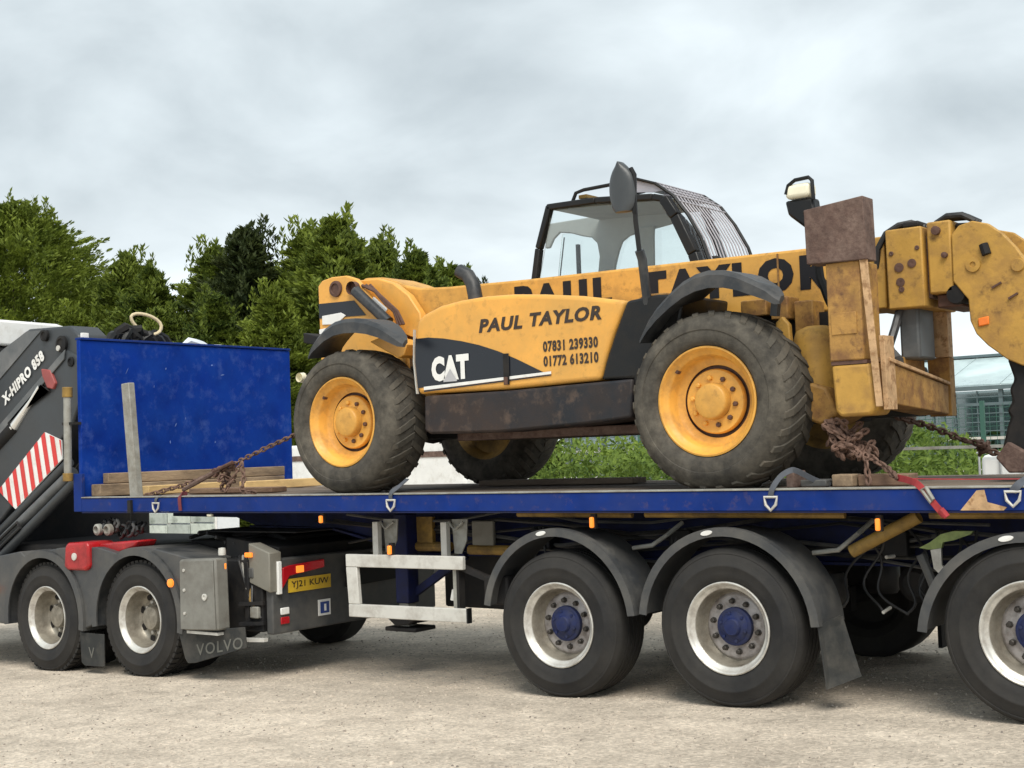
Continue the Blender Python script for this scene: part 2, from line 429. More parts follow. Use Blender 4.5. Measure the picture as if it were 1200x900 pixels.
def text(name, body, x0, x1, z0, z1, y, m, parent, off=0.02, shear=0.0, depth=0.003, warp=None, spacing=1.0):
    """lettering on a face that looks to -y, fitted into a rectangle; warp maps (x,z) to (x,y,z)"""
    cu = bpy.data.curves.new(name, 'FONT')
    cu.body = body; cu.size = 1; cu.offset = off; cu.shear = shear; cu.resolution_u = 3; cu.space_character = spacing
    ob = bpy.data.objects.new(name, cu)
    me = bpy.data.meshes.new_from_object(ob)
    xs = [v.co.x for v in me.vertices]; ys = [v.co.y for v in me.vertices]
    ax, bx_, ay, by = min(xs), max(xs), min(ys), max(ys)
    o_ = WLOC[parent.name]
    for v in me.vertices:
        X = x0 + (v.co.x - ax) / (bx_ - ax) * (x1 - x0); Z = z0 + (v.co.y - ay) / (by - ay) * (z1 - z0)
        p = warp(X, Z) if warp else (X, y, Z)
        v.co = Vector(p) - o_
    me.materials.clear(); me.materials.append(m)
    me.name = name
    bpy.data.objects.remove(ob)
    o2 = bpy.data.objects.new(name, me); col.objects.link(o2)
    o2.parent = parent; WLOC[o2.name] = o_.copy()
    return o2

def copy_tree(o, parent=None, loc=None):
    c = o.copy(); col.objects.link(c)
    if parent: c.parent = parent
    if loc is not None: c.location = loc
    for ch in list(o.children):
        copy_tree(ch, c)
    return c

def arc(cx, cz, r, a0, a1, n):
    return [(cx + r * math.cos(R_(a0 + (a1 - a0) * i / n)), cz + r * math.sin(R_(a0 + (a1 - a0) * i / n))) for i in range(n + 1)]

# ------------------------------------------------------------------ ground
def make_ground():
    xs = [-400, -250, -150, -100, -70, -50] + [-40 + 2 * i for i in range(36)] + [34, 45, 60, 90, 140, 220, 400]
    ys = [-60, -40, -25, -15] + [-12 + 1.5 * i for i in range(25)] + [28, 35, 50, 80, 130, 220, 500]
    mb = MB()
    vs = [(x, y, gz(x)) for y in ys for x in xs]
    nx = len(xs)
    fs = [(j * nx + i, j * nx + i + 1, (j + 1) * nx + i + 1, (j + 1) * nx + i) for j in range(len(ys) - 1) for i in range(nx - 1)]
    mb.add(vs, fs)
    m = bpy.data.materials.new('gravel_yard'); m.use_nodes = True
    t = m.node_tree; b = t.nodes['Principled BSDF']; b.inputs['Roughness'].default_value = 0.95
    b.inputs['Specular IOR Level'].default_value = 0.15
    co = N(t, 'ShaderNodeTexCoord')
    def noise(s, d=4.0, r=0.6):
        n = N(t, 'ShaderNodeTexNoise', i_Scale=s, i_Detail=d, i_Roughness=r); t.links.new(co.outputs['Object'], n.inputs['Vector']); return n
    big = noise(0.8, 7, .62); mid = noise(4.5, 6, .65); fine = noise(38, 6, .75)
    vo = N(t, 'ShaderNodeTexVoronoi', i_Scale=46.0); t.links.new(co.outputs['Object'], vo.inputs['Vector'])
    r1 = N(t, 'ShaderNodeValToRGB')
    r1.color_ramp.elements[0].position = .33; r1.color_ramp.elements[0].color = (0.535, 0.46, 0.375, 1)
    r1.color_ramp.elements[1].position = .62; r1.color_ramp.elements[1].color = (0.66, 0.573, 0.47, 1)
    t.links.new(big.outputs[0], r1.inputs[0])
    r2 = N(t, 'ShaderNodeMapRange'); r2.inputs['From Min'].default_value = .3; r2.inputs['From Max'].default_value = .7
    r2.inputs['To Min'].default_value = .8; r2.inputs['To Max'].default_value = 1.14; t.links.new(mid.outputs[0], r2.inputs['Value'])
    r3 = N(t, 'ShaderNodeMapRange'); r3.inputs['From Min'].default_value = .3; r3.inputs['From Max'].default_value = .7
    r3.inputs['To Min'].default_value = .76; r3.inputs['To Max'].default_value = 1.22; t.links.new(fine.outputs[0], r3.inputs['Value'])
    cl = N(t, 'ShaderNodeMapRange'); cl.inputs['To Min'].default_value = .82; cl.inputs['To Max'].default_value = 1.18
    sc = N(t, 'ShaderNodeSeparateColor'); t.links.new(vo.outputs['Color'], sc.inputs[0]); t.links.new(sc.outputs[0], cl.inputs['Value'])
    mA = N(t, 'ShaderNodeMath', operation='MULTIPLY'); t.links.new(r2.outputs[0], mA.inputs[0]); t.links.new(r3.outputs[0], mA.inputs[1])
    mp = N(t, 'ShaderNodeMapping'); mp.inputs['Scale'].default_value = (.22, 1.5, 1); mp.inputs['Rotation'].default_value = (0, 0, R_(8))
    t.links.new(co.outputs['Object'], mp.inputs[0])
    trk = N(t, 'ShaderNodeTexNoise', i_Scale=1.0, i_Detail=5.0, i_Roughness=.6, i_Distortion=.3); t.links.new(mp.outputs[0], trk.inputs['Vector'])
    tk = N(t, 'ShaderNodeMapRange'); tk.inputs['From Min'].default_value = .36; tk.inputs['From Max'].default_value = .56
    tk.inputs['To Min'].default_value = .87; tk.inputs['To Max'].default_value = 1.05; t.links.new(trk.outputs[0], tk.inputs['Value'])
    mT = N(t, 'ShaderNodeMath', operation='MULTIPLY'); t.links.new(mA.outputs[0], mT.inputs[0]); t.links.new(tk.outputs[0], mT.inputs[1])
    mB = N(t, 'ShaderNodeMath', operation='MULTIPLY'); t.links.new(mT.outputs[0], mB.inputs[0]); t.links.new(cl.outputs[0], mB.inputs[1])
    mx = N(t, 'ShaderNodeMixRGB', blend_type='MULTIPLY'); mx.inputs[0].default_value = 1
    t.links.new(r1.outputs[0], mx.inputs[1]); t.links.new(mB.outputs[0], mx.inputs[2])
    t.links.new(mx.outputs[0], b.inputs['Base Color'])
    hsum = N(t, 'ShaderNodeMath', operation='MULTIPLY_ADD'); hsum.inputs[1].default_value = .5
    t.links.new(vo.outputs['Distance'], hsum.inputs[0]); t.links.new(fine.outputs[0], hsum.inputs[2])
    bp = N(t, 'ShaderNodeBump', i_Strength=0.55, i_Distance=0.03); t.links.new(hsum.outputs[0], bp.inputs['Height'])
    t.links.new(bp.outputs[0], b.inputs['Normal'])
    o = mb.build('ground', m, fix=False); o['kind'] = 'structure'; o['label'] = 'pale gravel yard under the lorry'
    # loose stones
    st = MB(); rnd = random.Random(3)
    M_st = mat('loose_stone', (0.46, 0.40, 0.33), 0.9, var=.5, vs=14, dirt=(.2, .175, .15), amt=.4, ds=8)
    for i in range(9000):
        d = rnd.uniform(4.5, 17) ** 1.0; a = rnd.uniform(-.42, .42)
        p = Vector((0, -7.8857, 0)) + (FWD * math.cos(a) + RIGHT * math.sin(a)) * d
        x, y = p.x, p.y; z = gz(x)
        r = rnd.uniform(.004, .011) * (1.7 if rnd.random() < .06 else 1)
        ph = rnd.uniform(0, 6.28)
        vs = []
        for k in range(5):
            t_ = ph + 1.2566 * k; q = r * rnd.uniform(.75, 1.25)
            vs.append((x + q * math.cos(t_), y + q * math.sin(t_), z - .002))
        vs2 = [(x + (v[0] - x) * .6, y + (v[1] - y) * .6, z + r * rnd.uniform(.5, .9)) for v in vs]
        st.add(vs + vs2, [(k, (k + 1) % 5, 5 + (k + 1) % 5, 5 + k) for k in range(5)] + [(5, 6, 7, 8, 9)])
    so = st.build('gravel', M_st, smooth=0, fix=False)
    tag(so, 'loose pale stones scattered over the gravel yard', 'gravel', kind='stuff')
make_ground()

# ------------------------------------------------------------------ wheels
PROTO = {}
def ring_of(name, key, fn, m, parent, n, a0):
    if key not in PROTO:
        PROTO[key] = fn().mesh(name, m, smooth=25)
    for k in range(n):
        o = bpy.data.objects.new(name, PROTO[key]); col.objects.link(o)
        o.parent = parent; o.rotation_euler = (0, 2 * math.pi * k / n + a0, 0)
def lorry_wheel(parent, loc, flip=False, drive=False, name='wheel'):
    w = part_empty(name, parent, loc)
    n = 64
    tw = 0.385 if not drive else 0.315
    r = 0.525
    g = []
    yy = [0.055]
    prof = [(.302, .012), (.325, -.004), (.36, -.014), (.40, -.016), (.405, -.019), (.415, -.019), (.42, -.015), (.46, -.006), (.485, .006), (.488, .003), (.497, .006), (.500, .014), (.515, .030), (r - .003, .045), (r, .058)]
    ng = 4
    for k in range(ng):
        y = .058 + (tw - .116) * (k + 1) / (ng + 1)
        prof += [(r + .004, y - .008), (r - .010, y - .006), (r - .010, y + .006), (r + .004, y + .008)]
    prof += [(r, tw - .058), (r - .02, tw - .03), (.46, tw), (.36, tw + .012), (.302, tw - .012)]
    t = MB().lathe(prof, n)
    if drive:  # open shoulder blocks
        for k in range(52):
            a = 2 * math.pi * k / 52
            for y0, y1, da in ((.028, .11, 0), (.205, .287, .06)):
                b = MB().box(-.022, .022, y0, y1, r - .03, r + .012)
                b.xform(Matrix.Rotation(a + da, 4, 'Y')); t.add(b.v, b.f)
    t.xform(Matrix.Translation(loc)).build('tyre', M_tyre, w, smooth=40)
    if not drive:
        rim = MB().lathe([(.300, .020), (.306, .008), (.305, .000), (.298, -.003), (.290, .002), (.284, .014), (.272, .028), (.262, .032), (.256, .038)], n)
        rim.xform(Matrix.Translation(loc)).build('rim', M_steel, w, smooth=50)
        bar_ = MB().lathe([(.258, .035), (.248, .055), (.246, .10), (.240, .135), (.225, .152), (.215, .150)], n)
        bar_.xform(Matrix.Translation(loc)).build('rim_barrel', M_steel_d, w, smooth=50)
        d = MB().lathe([(.222, .150), (.212, .138), (.200, .130), (.10, .130)], n)
        d.xform(Matrix.Translation(loc)).build('rim_disc', M_disc, w)
        h = MB().lathe([(.128, .131), (.126, .10), (.118, .094), (.105, .092), (.098, .084), (.062, .074), (.058, .060), (.05, .052), (.0, .050)], 32)
        for k in range(6):
            b = MB().lathe([(.011, .09), (.011, .074), (.0, .073)], 6, (0.092, 0, 0)).xform(Matrix.Rotation(k * math.pi / 3 + .3, 4, 'Y')); h.add(b.v, b.f)
        h.xform(Matrix.Translation(loc)).build('hub', M_hub, w)
        ring_of('wheel_nut', 'nut_t', lambda: MB().lathe([(.021, .131), (.021, .122), (.017, .120), (.017, .100), (.012, .096), (0.0, .096)], 6, (.167, 0, 0)), M_nut, w, 10, .2)
    else:
        rim = MB().lathe([(.300, .020), (.306, .008), (.305, .000), (.298, -.003), (.288, .004), (.280, .022), (.266, .034), (.258, .040)], n)
        rim.xform(Matrix.Translation(loc)).build('rim', M_steel, w, smooth=50)
        bar_ = MB().lathe([(.259, .038), (.250, .07), (.246, .12), (.236, .17), (.215, .195), (.19, .20), (.10, .20)], n)
        bar_.xform(Matrix.Translation(loc)).build('rim_barrel', M_steel_d, w, smooth=50)
        h = MB().lathe([(.112, .20), (.108, .13), (.10, .115), (.06, .108), (.0, .106)], 32)
        h.xform(Matrix.Translation(loc)).build('hub', M_steel_d, w)
        ring_of('wheel_nut', 'nut_d', lambda: MB().lathe([(.020, .20), (.020, .175), (.015, .17), (0.0, .17)], 6, (.145, 0, 0)), M_steel, w, 10, 0)
        ring_of('hand_hole', 'hole_d', lambda: MB().lathe([(.033, .186), (.030, .1835), (.0, .1835)], 12, (.205, 0, 0)), M_dark, w, 8, .3)
    return w

# ------------------------------------------------------------------ trailer
DZ = 1.544
tr = thing('flatbed_trailer', 'long blue flatbed trailer with plain blue headboard carrying the yellow telehandler', 'trailer', (-6, 1.35, gz(-6)))
DX0, DX1, DY1 = -11.24, -1.2, 2.72
# side raves
rv_ = MB().box(DX0, DX1, -.012, .085, 1.409, 1.540)
rv_.build('side_rail', M_blue_r, tr, bevel=.006)
MB().box(DX0, DX1, -.02, .10, 1.5415, 1.553).build('rail_cap', M_galv, tr, bevel=.003)
MB().box(DX0, DX1, DY1 - .09, DY1, 1.409, 1.540).build('side_rail', M_blue_r, tr, bevel=.006)
MB().box(DX0, DX1, -.013, .01, 1.398, 1.4075).build('rail_lip', M_blue_d, tr)
# rust patch on rail
MB().flat([(-2.59, 1.528), (-2.545, 1.532), (-2.53, 1.46), (-2.42, 1.43), (-2.44, 1.412), (-2.69, 1.412)], -.0155).build('rust_patch', M_tan, tr)
np_ = 11
for i in range(np_):
    y0 = .102 + (DY1 - .09 - .102) * i / np_; y1 = .102 + (DY1 - .09 - .102) * (i + 1) / np_ - .006
    dz = random.uniform(-.004, .004)
    MB().box(DX0 + .06, DX1, y0, y1, 1.505, 1.546 + dz).build('plank', M_wood, tr, bevel=.004, seg=1)
# chassis beams and cross members
for y in (.82, 1.78):
    mb = MB()
    mb.box(-10.9, DX1, y - .07, y + .07, 1.375, 1.40)
    mb.prism([(-10.9, 1.374), (DX1, 1.374), (DX1, 1.02), (-7.6, 1.02), (-8.6, 1.22), (-9.7, 1.24), (-9.95, 1.31), (-10.9, 1.32)], y - .006, y + .006)
    mb.prism([(-9.7, 1.239), (-8.6, 1.219), (-7.6, 1.019), (DX1, 1.019), (DX1, 1.0), (-7.62, 1.0), (-8.6, 1.20), (-9.7, 1.22)], y - .07, y + .07)
    mb.build('chassis_beam', M_blue_d, tr)
for i in range(18):
    x = -10.6 + i * .55
    MB().box(x, x + .05, .086, DY1 - .091, 1.401, 1.50).build('cross_member', M_blue_d, tr)
MB().box(-9.9, -8.6, .3, 2.35, 1.205, 1.218).build('coupling_plate', M_dark, tr, bevel=.004)
MB().lathe([(.045, 0), (.045, .12), (.0, .121)], 16).xform(Matrix.Translation((-9.5, 1.3, 1.2)) @ Matrix.Rotation(R_(-90), 4, 'X')).build('kingpin', M_dark, tr)
# headboard
MB().box(-11.34, -11.285, .03, 2.83, 1.42, 3.09).build('headboard', M_blue, tr, bevel=.008)
MB().box(-11.36, -11.27, .03, 2.83, 3.0925, 3.115).build('headboard_cap', M_blue_r, tr, bevel=.004)
MB().box(-11.37, -11.24, -.012, .028, 1.41, 1.78).build('corner_post', M_blue_r, tr, bevel=.006)
MB().box(-11.33, -11.30, .07, .15, 3.117, 3.165).build('white_marker', M_white, tr, bevel=.004)
rs_ = random.Random(19)
sc = MB()
for i in range(9):
    y = rs_.uniform(.2, 2.6); z = rs_.uniform(1.95, 3.02)
    if rs_.random() < .5: y = rs_.gauss(1.25, .3); z = rs_.gauss(2.55, .18)
    L = rs_.uniform(.01, .045); a = rs_.choice((1.45, 1.6, .9, .2)) + rs_.uniform(-.2, .2); w = rs_.uniform(.004, .011)
    c, s_ = math.cos(a), math.sin(a)
    P = [(-L, -w * .4), (-L * .2, -w), (L * .7, -w * .6), (L, 0), (L * .3, w), (-L * .6, w * .5)]
    sc.add([(-11.283, y + p * c - q * s_, z + p * s_ + q * c) for p, q in P], [tuple(range(6))])
o_ = sc.build('paint_scuffs', mat('scuffed_blue', (0.10, 0.165, 0.42), .6, var=.4, vs=20), tr, smooth=0); o_['kind'] = 'stuff'
# stake post
sp = MB().bar((-10.465, .055, 1.42), (-10.53, .02, 2.62), .07, .115, (1, 0, 0))
sp.build('stake_post', M_galv, tr, bevel=.008)
MB().bar((-10.47, -.024, 1.40), (-10.474, -.024, 1.52), .03, .05, (1, 0, 0)).build('stake_pocket', M_dark, tr)
# front side pole
fp = MB(); fp.tube([(-11.40, -.05, 1.74), (-11.385, -.05, 2.58)], .038, 12)
fp.build('side_pole', M_galv, tr)
for z0, z1 in ((2.53, 2.63), (1.71, 1.79)):
    MB().tube([(-11.40 + .018 * (z0 - 1.74), -.05, z0), (-11.40 + .018 * (z1 - 1.74), -.05, z1)], .05, 12).build('pole_clamp', M_ybrown, tr, bevel=.006)
MB().box(-11.47, -11.28, -.06, .028, 2.26, 2.285).build('pole_bracket', M_dark, tr)
# fenders
def tfender(cx, cz, a0, a1, ro=.675, nm='mudguard'):
    ri = ro - .022; n = 28
    prof = arc(cx, cz, ro, a0, a1, n) + arc(cx, cz, ri, a1, a0, n)
    mb = MB()
    vs = []; fs = []
    for i in range(n + 1):
        a = R_(a0 + (a1 - a0) * i / n); c, s = math.cos(a), math.sin(a)
        for rr, y in ((ro - .055, -.022), (ro + .002, -.022), (ro + .004, .035), (ro - .012, .05), (ro - .012, .40), (ro - .024, .40), (ro - .024, -.010), (ro - .055, -.010)):
            vs.append((cx + rr * c, y, cz + rr * s))
    q = 8
    for i in range(n):
        for k in range(q):
            fs.append((i * q + k, i * q + (k + 1) % q, (i + 1) * q + (k + 1) % q, (i + 1) * q + k))
    fs.append(tuple(range(q))); fs.append(tuple(range(n * q + q - 1, n * q - 1, -1)))
    mb.add(vs, fs)
    o = mb.build(nm, M_fend, tr, smooth=30)
    a = R_(100); bx = cx + (ro - .025) * math.cos(a); bz = cz + (ro - .025) * math.sin(a)
    bd = MB().lathe([(.03, 0.0), (.028, -.006), (0, -.007)], 16).xform(Matrix.Translation((bx, -.0225, bz)) @ Matrix.Rotation(R_(-10), 4, 'Y') @ Matrix.Scale(1.5, 4, (1, 0, 0)) @ Matrix.Scale(.55, 4, (0, 0, 1)))
    bd.build('badge', M_white, o)
    return o
WX = (-5.631, -4.268, -2.32)
def wz(x): return .515 + gz(x) + (.034 * (x + 8) - gz(x))
for x, z, a0, a1 in ((-5.625, .625, 172, 6), (-4.27, .64, 174, 4), (-2.325, .625, 174, 4)):
    tfender(x, z, a0, a1, .66)
# fender stays
for x0, z0, x1, z1 in ((-5.16, 1.13, -4.86, 1.24), (-3.78, 1.12, -3.44, 1.26)):
    MB().tube([(x0, .30, z0), ((x0 + x1) / 2, .32, z0 + .02), (x1 - .05, .36, z1 - .02), (x1, .5, z1 + .06)], .016, 8).build('mudguard_stay', M_galv, tr)
# rear flap of second mudguard
fl = MB().add([(-3.63, -.005, .70), (-3.56, .20, .74), (-3.45, .20, .36), (-3.59, -.005, .30), (-3.62, -.005, .70), (-3.55, .20, .74), (-3.44, .20, .36), (-3.58, -.005, .30)],
              [(0, 1, 2, 3), (7, 6, 5, 4), (0, 4, 5, 1), (1, 5, 6, 2), (2, 6, 7, 3), (3, 7, 4, 0)])
fl.build('mudflap', M_muddy, tr)
for x in WX:
    lorry_wheel(tr, (x, 0, wz(x)))
    far = MB().lathe([(.30, .03), (.36, -.01), (.46, 0), (.50, .02), (.525, .06), (.525, .32), (.50, .36), (.46, .385), (.36, .39), (.22, .37), (.2, .25), (.0, .25)], 40, (x, 2.3, wz(x)))
    far.lathe([(.30, .03), (.25, .1), (.0, .1)], 40, (x, 2.3, wz(x)))
    far.build('far_tyre', M_tyre, tr)
    po = arc(x, wz(x), .64, 176, 4, 20) + arc(x, wz(x), .61, 4, 176, 20)
    MB().prism(po, 2.2, 2.7).build('far_mudguard', M_dark, tr)
    MB().box(x + .60, x + .63, 2.2, 2.7, .25, wz(x) + .08).build('far_mudflap', M_dark, tr)
    MB().lathe([(.07, .2), (.07, 2.4)], 16, (x, 0, wz(x))).build('axle', M_dark, tr)
    MB().lathe([(.20, .2), (.21, .24), (.21, .36), (.12, .40)], 24, (x, 0, wz(x))).build('brake_drum', M_dark, tr)
    for y in (.82, 1.78):
        MB().prism([(x - .55, 1.0), (x - .45, 1.0), (x - .40, wz(x) + .12), (x + .12, wz(x) + .10), (x + .12, wz(x) - .08), (x - .46, wz(x) + .02)], y - .05, y + .05).build('suspension_arm', M_dark, tr)
        MB().lathe([(.10, 0), (.125, .04), (.125, .2), (.10, .24)], 20).xform(Matrix.Translation((x + .36, y, wz(x) + .06)) @ Matrix.Rotation(R_(90), 4, 'X')).build('air_spring', M_hose, tr)
# air tank and valve gear between axles two and three
MB().lathe([(.0, -.30), (.08, -.295), (.125, -.25), (.125, .25), (.08, .295), (0, .30)], 24, (-3.3, 1.1, .88)).build('air_tank', M_dark, tr)
MB().tube([(-3.36, .40, .74), (-3.35, .5, .76)], .011).build('valve', M_alu, tr)
MB().tube([(-3.33, .42, 1.09), (-3.31, .5, 1.09)], .012).build('valve', M_alu, tr)
# ochre poles stowed under the rail
MB().tube([(-6.10, .2, 1.378), (-5.09, .2, 1.372)], .022, 10).build('stowed_pole', M_ybrown, tr)
MB().tube([(-4.98, .2, 1.375), (-3.50, .2, 1.372)], .022, 10).build('stowed_pole', M_ybrown, tr)
MB().tube([(-2.95, .2, 1.375), (-1.5, .2, 1.375)], .026, 10).build('stowed_pole', M_ybrown, tr)
MB().tube([(-3.50, .28, 1.135), (-3.05, .28, 1.36)], .042, 12).build('support_pole', M_ybrown, tr)
# lime bracket near third wheel
MB().prism([(-3.06, 1.165), (-2.99, 1.20), (-2.92, 1.25), (-2.84, 1.27), (-2.72, 1.27), (-2.74, 1.25), (-2.84, 1.215), (-2.91, 1.20), (-2.92, 1.165), (-3.0, 1.155)], .28, .31).build('cable_bracket', M_hi, tr)
MB().prism([(-2.99, 1.153), (-2.925, 1.163), (-2.925, 1.06), (-2.895, 1.03), (-2.95, 1.015), (-2.975, 1.04)], .283, .307).build('bracket_leg', M_alu, tr)
MB().tube([(-3.06, .30, 1.12), (-3.02, .3, 1.02), (-2.97, .32, .86)], .03, 8).build('hose', M_fend, tr)
# side marker lamps
def lamp(parent, x, z, y=-.005, w=.028, h=.075):
    b = MB().box(x - w / 2, x + w / 2, y, y + .03, z - h / 2, z + h / 2).build('marker_lamp', M_amber, parent, bevel=.008)
    MB().box(x - w / 2 - .006, x + w / 2 + .006, y + .031, y + .06, z - h / 2 - .006, z + h / 2 + .02).build('lamp_base', M_dark, b, origin=WLOC[parent.name])
lamp(tr, -5.31, 1.33); lamp(tr, -3.21, 1.325); lamp(tr, -8.0, 1.345, h=.06)
lamp(tr, -7.24, 1.105, -.01, .03, .07)
MB().box(-9.42, -9.36, .0, .03, 1.365, 1.39).build('white_lamp', M_lampwhite, tr, bevel=.006)
# side guard
sg = MB()
sg.prism([(-7.74, 1.062), (-6.51, 1.066), (-6.51, .964), (-7.74, .960)], .02, .06)
sg.build('guard_rail', M_alu, tr, bevel=.006)
MB().prism([(-7.72, .660), (-6.485, .672), (-6.485, .566), (-7.72, .558)], .02, .06).build('guard_rail', M_alu, tr, bevel=.006)
MB().box(-6.484, -6.470, .015, .065, .563, .676).build('rail_end', M_blk, tr)
MB().prism([(-7.74, .9585), (-7.62, .9585), (-7.60, .6625), (-7.72, .6615)], .021, .059).build('guard_post', M_alu, tr, bevel=.005)
MB().box(-6.60, -6.575, .05, .12, .64, .96).build('guard_post', M_dark, tr)
MB().box(-6.65, -6.605, .07, .12, .64, .96).build('guard_post', M_galv, tr)
for x in (-7.62, -6.885):
    MB().box(x - .03, x + .03, .25, .30, 1.0, 1.31).build('guard_hanger', M_alu, tr, bevel=.004)
    MB().prism([(x + .04, 1.33), (x + .20, 1.33), (x + .185, 1.16), (x + .13, 1.06), (x + .06, 1.06)], .31, .32).build('guard_gusset', M_galv, tr)
    MB().tube([(x + .03, .285, 1.31), (x + .10, .27, 1.25), (x + .17, .29, 1.31)], .012, 6).build('guard_hook', M_galv, tr)
MB().box(-7.47, -7.30, .60, .64, 1.06, 1.33).build('ochre_bracket', M_ybrown, tr)
MB().tube([(-7.60, .62, 1.085), (-7.12, .62, 1.085)], .04, 10).build('ochre_tube', M_ybrown, tr)
MB().tube([(-6.92, .62, 1.065), (-6.40, .62, 1.065)], .04, 10).build('ochre_tube', M_ybrown, tr)
MB().box(-6.88, -6.66, .60, .64, 1.10, 1.30).build('grey_box', M_beige, tr, bevel=.01)
# landing legs
for y in (.55, 2.1):
    lg = MB().box(-7.62, -7.48, y - .07, y + .07, .62, 1.36).build('landing_leg', M_blue_d, tr, bevel=.01)
    MB().box(-7.60, -7.50, y - .05, y + .05, .43, .62).build('leg_slide', M_galv, lg, origin=WLOC[tr.name])
    MB().box(-7.70, -7.36, y - .13, y + .13, .395, .43).build('leg_foot', M_dark, lg, origin=WLOC[tr.name], bevel=.01)
MB().prism([(-7.72, .55), (-7.25, .56), (-7.42, .46), (-7.56, .44)], .4, .7).build('leg_gear_cover', M_dark, tr, bevel=.01)
MB().bar((-7.5, .6, .70), (-6.95, .6, 1.02), .05, .06).build('leg_brace', M_blue_d, tr)
MB().box(-7.40, -6.66, .85, 1.6, .56, 1.02).build('dark_filler_box', M_dark, tr, bevel=.02)  # box added so the space behind the guard reads as dark shade
MB().bar((-6.62, .07, 1.0), (-6.18, .3, .78), .05, .05).build('guard_stay', M_dark, tr)
MB().box(-6.38, -6.15, .1, .35, .70, .92).build('valve_box', M_dark, tr, bevel=.02)
MB().tube([(-6.70, .12, .72), (-6.68, .12, .80)], .02, 8).build('white_valve', M_white, tr)

# ------------------------------------------------------------------ tractor unit
XA, XB = -11.605, -10.162
def wzt(x): return .515 + .034 * (x + 8)
YT = -.18
tu = thing('lorry_tractor', 'dark grey lorry tractor unit with twin rear axles coupled under the blue trailer', 'lorry', (-11, 1.0, gz(-11)))
for x in (XA, XB):
    lorry_wheel(tu, (x, YT, wzt(x)), drive=True)
    f_ = MB().lathe([(.30, .03), (.46, 0), (.525, .05), (.525, .27), (.46, .32), (.2, .3), (.0, .3)], 32, (x, 2.05, wzt(x)))
    f_.lathe([(.30, .03), (.0, .1)], 32, (x, 2.05, wzt(x)))
    f_.build('far_tyre', M_tyre, tu)
    i_ = MB().lathe([(.30, .0), (.46, 0), (.525, .05), (.525, .27), (.46, .32), (.2, .3)], 32, (x, YT + .36, wzt(x))).build('inner_tyre', M_tyre, tu)
    MB().lathe([(.12, .3), (.12, 2.2)], 16, (x, 0, wzt(x))).build('axle', M_dark, tu)
# mudguards with side valance
def valance(cx, cz, xl, xr, zl, zr, ztl, ztr, name):
    ro, ri = .655, .585
    # arched mudguard
    n = 26; vs = []; fs = []
    for i in range(n + 1):
        a = R_(188 - 196 * i / n); c, s = math.cos(a), math.sin(a)
        for rr, y in ((ri, YT - .045), (ro, YT - .045), (ro + .004, YT + .02), (ro, YT + .60), (ri + .045, YT + .60), (ri + .045, YT - .03), (ri, YT - .03)):
            vs.append((cx + rr * c, y, cz + rr * s))
    q = 7
    for i in range(n):
        for k in range(q):
            fs.append((i * q + k, i * q + (k + 1) % q, (i + 1) * q + (k + 1) % q, (i + 1) * q + k))
    fs.append(tuple(range(q))); fs.append(tuple(range(n * q + q - 1, n * q - 1, -1)))
    return MB().add(vs, fs).build(name, M_fend, tu, smooth=30)
gA = valance(XA, wzt(XA), 0, 0, 0, 0, 0, 0, 'mudguard')
gB = valance(XB, wzt(XB), 0, 0, 0, 0, 0, 0, 'mudguard')
# flat valance panels that fill between the arches
cA, cB = wzt(XA), wzt(XB)
pl = [(-13.2, .35), (-13.2, .93), (-12.44, .97), (-12.0, 1.03)] + [(XA + .655 * math.cos(R_(a)), cA + .655 * math.sin(R_(a))) for a in (118, 130, 142, 154, 166, 178, 188)] + [(-12.27, .30)]
MB().prism(pl, YT - .02, YT + .5).build('side_valance', M_fend, tu, bevel=.01)
pm = [(XA + .655 * math.cos(R_(a)), cA + .655 * math.sin(R_(a))) for a in (-6, 10, 25, 40, 55, 70, 84)] + [(-11.35, 1.075), (-10.75, 1.09)] + [(XB + .655 * math.cos(R_(a)), cB + .655 * math.sin(R_(a))) for a in (115, 130, 145, 160, 175, 186)]
MB().prism(pm, YT - .02, YT + .5).build('side_valance', M_fend, tu, bevel=.01)
pr = [(XB + .655 * math.cos(R_(a)), cB + .655 * math.sin(R_(a))) for a in (72, 55, 40, 25, 10, -6)] + [(-9.40, .38), (-9.34, 1.0), (-9.9, 1.09)]
MB().prism(pr, YT - .02, YT + .5).build('side_valance', M_fend, tu, bevel=.01)
MB().box(-13.2, -8.75, .35, 1.75, .55, .98).build('chassis_frame', M_dark, tu, bevel=.02)
MB().box(-10.2, -9.2, .45, 1.9, .98, 1.12).build('coupling_base', M_dark, tu, bevel=.02)
MB().prism([(-9.9, 1.125), (-9.1, 1.125), (-9.0, 1.10), (-9.0, 1.15), (-9.2, 1.198), (-9.9, 1.198)], .55, 1.8).build('fifth_wheel', M_dark, tu, bevel=.01)
MB().prism([(-9.4, .985), (-8.72, .86), (-8.72, 1.09), (-9.4, 1.17)], .2, 2.0).build('rear_ramp', M_dark, tu, bevel=.01)
# flaps with lettering
def flap(x0, z0, x1, z1, x2, z2, x3, z3, yy):
    return MB().prism([(x0, z0), (x1, z1), (x2, z2), (x3, z3)], yy, yy + .012)
fV = MB().prism([(-9.58, .37), (-8.72, .45), (-8.70, .28), (-9.36, .11), (-9.46, .10), (-9.50, .14)], YT - .03, YT - .015).build('mudflap', M_muddy, tu, bevel=.004)
def wv(x, z):
    return (x, YT - .034, z + (x + 9.38) * .165)
text('flap_lettering', 'VOLVO', -9.34, -8.74, .165, .265, 0, M_emb, fV, off=.01, warp=wv, spacing=1.15)
fA = MB().prism([(-11.07, .28), (-10.70, .28), (-10.70, -.02), (-11.0, -.03), (-11.05, .0)], YT - .0, YT + .015).build('mudflap', M_muddy, tu, bevel=.004)
text('flap_lettering', 'V', -10.93, -10.84, .05, .15, YT - .005, M_emb, fA, off=.01)
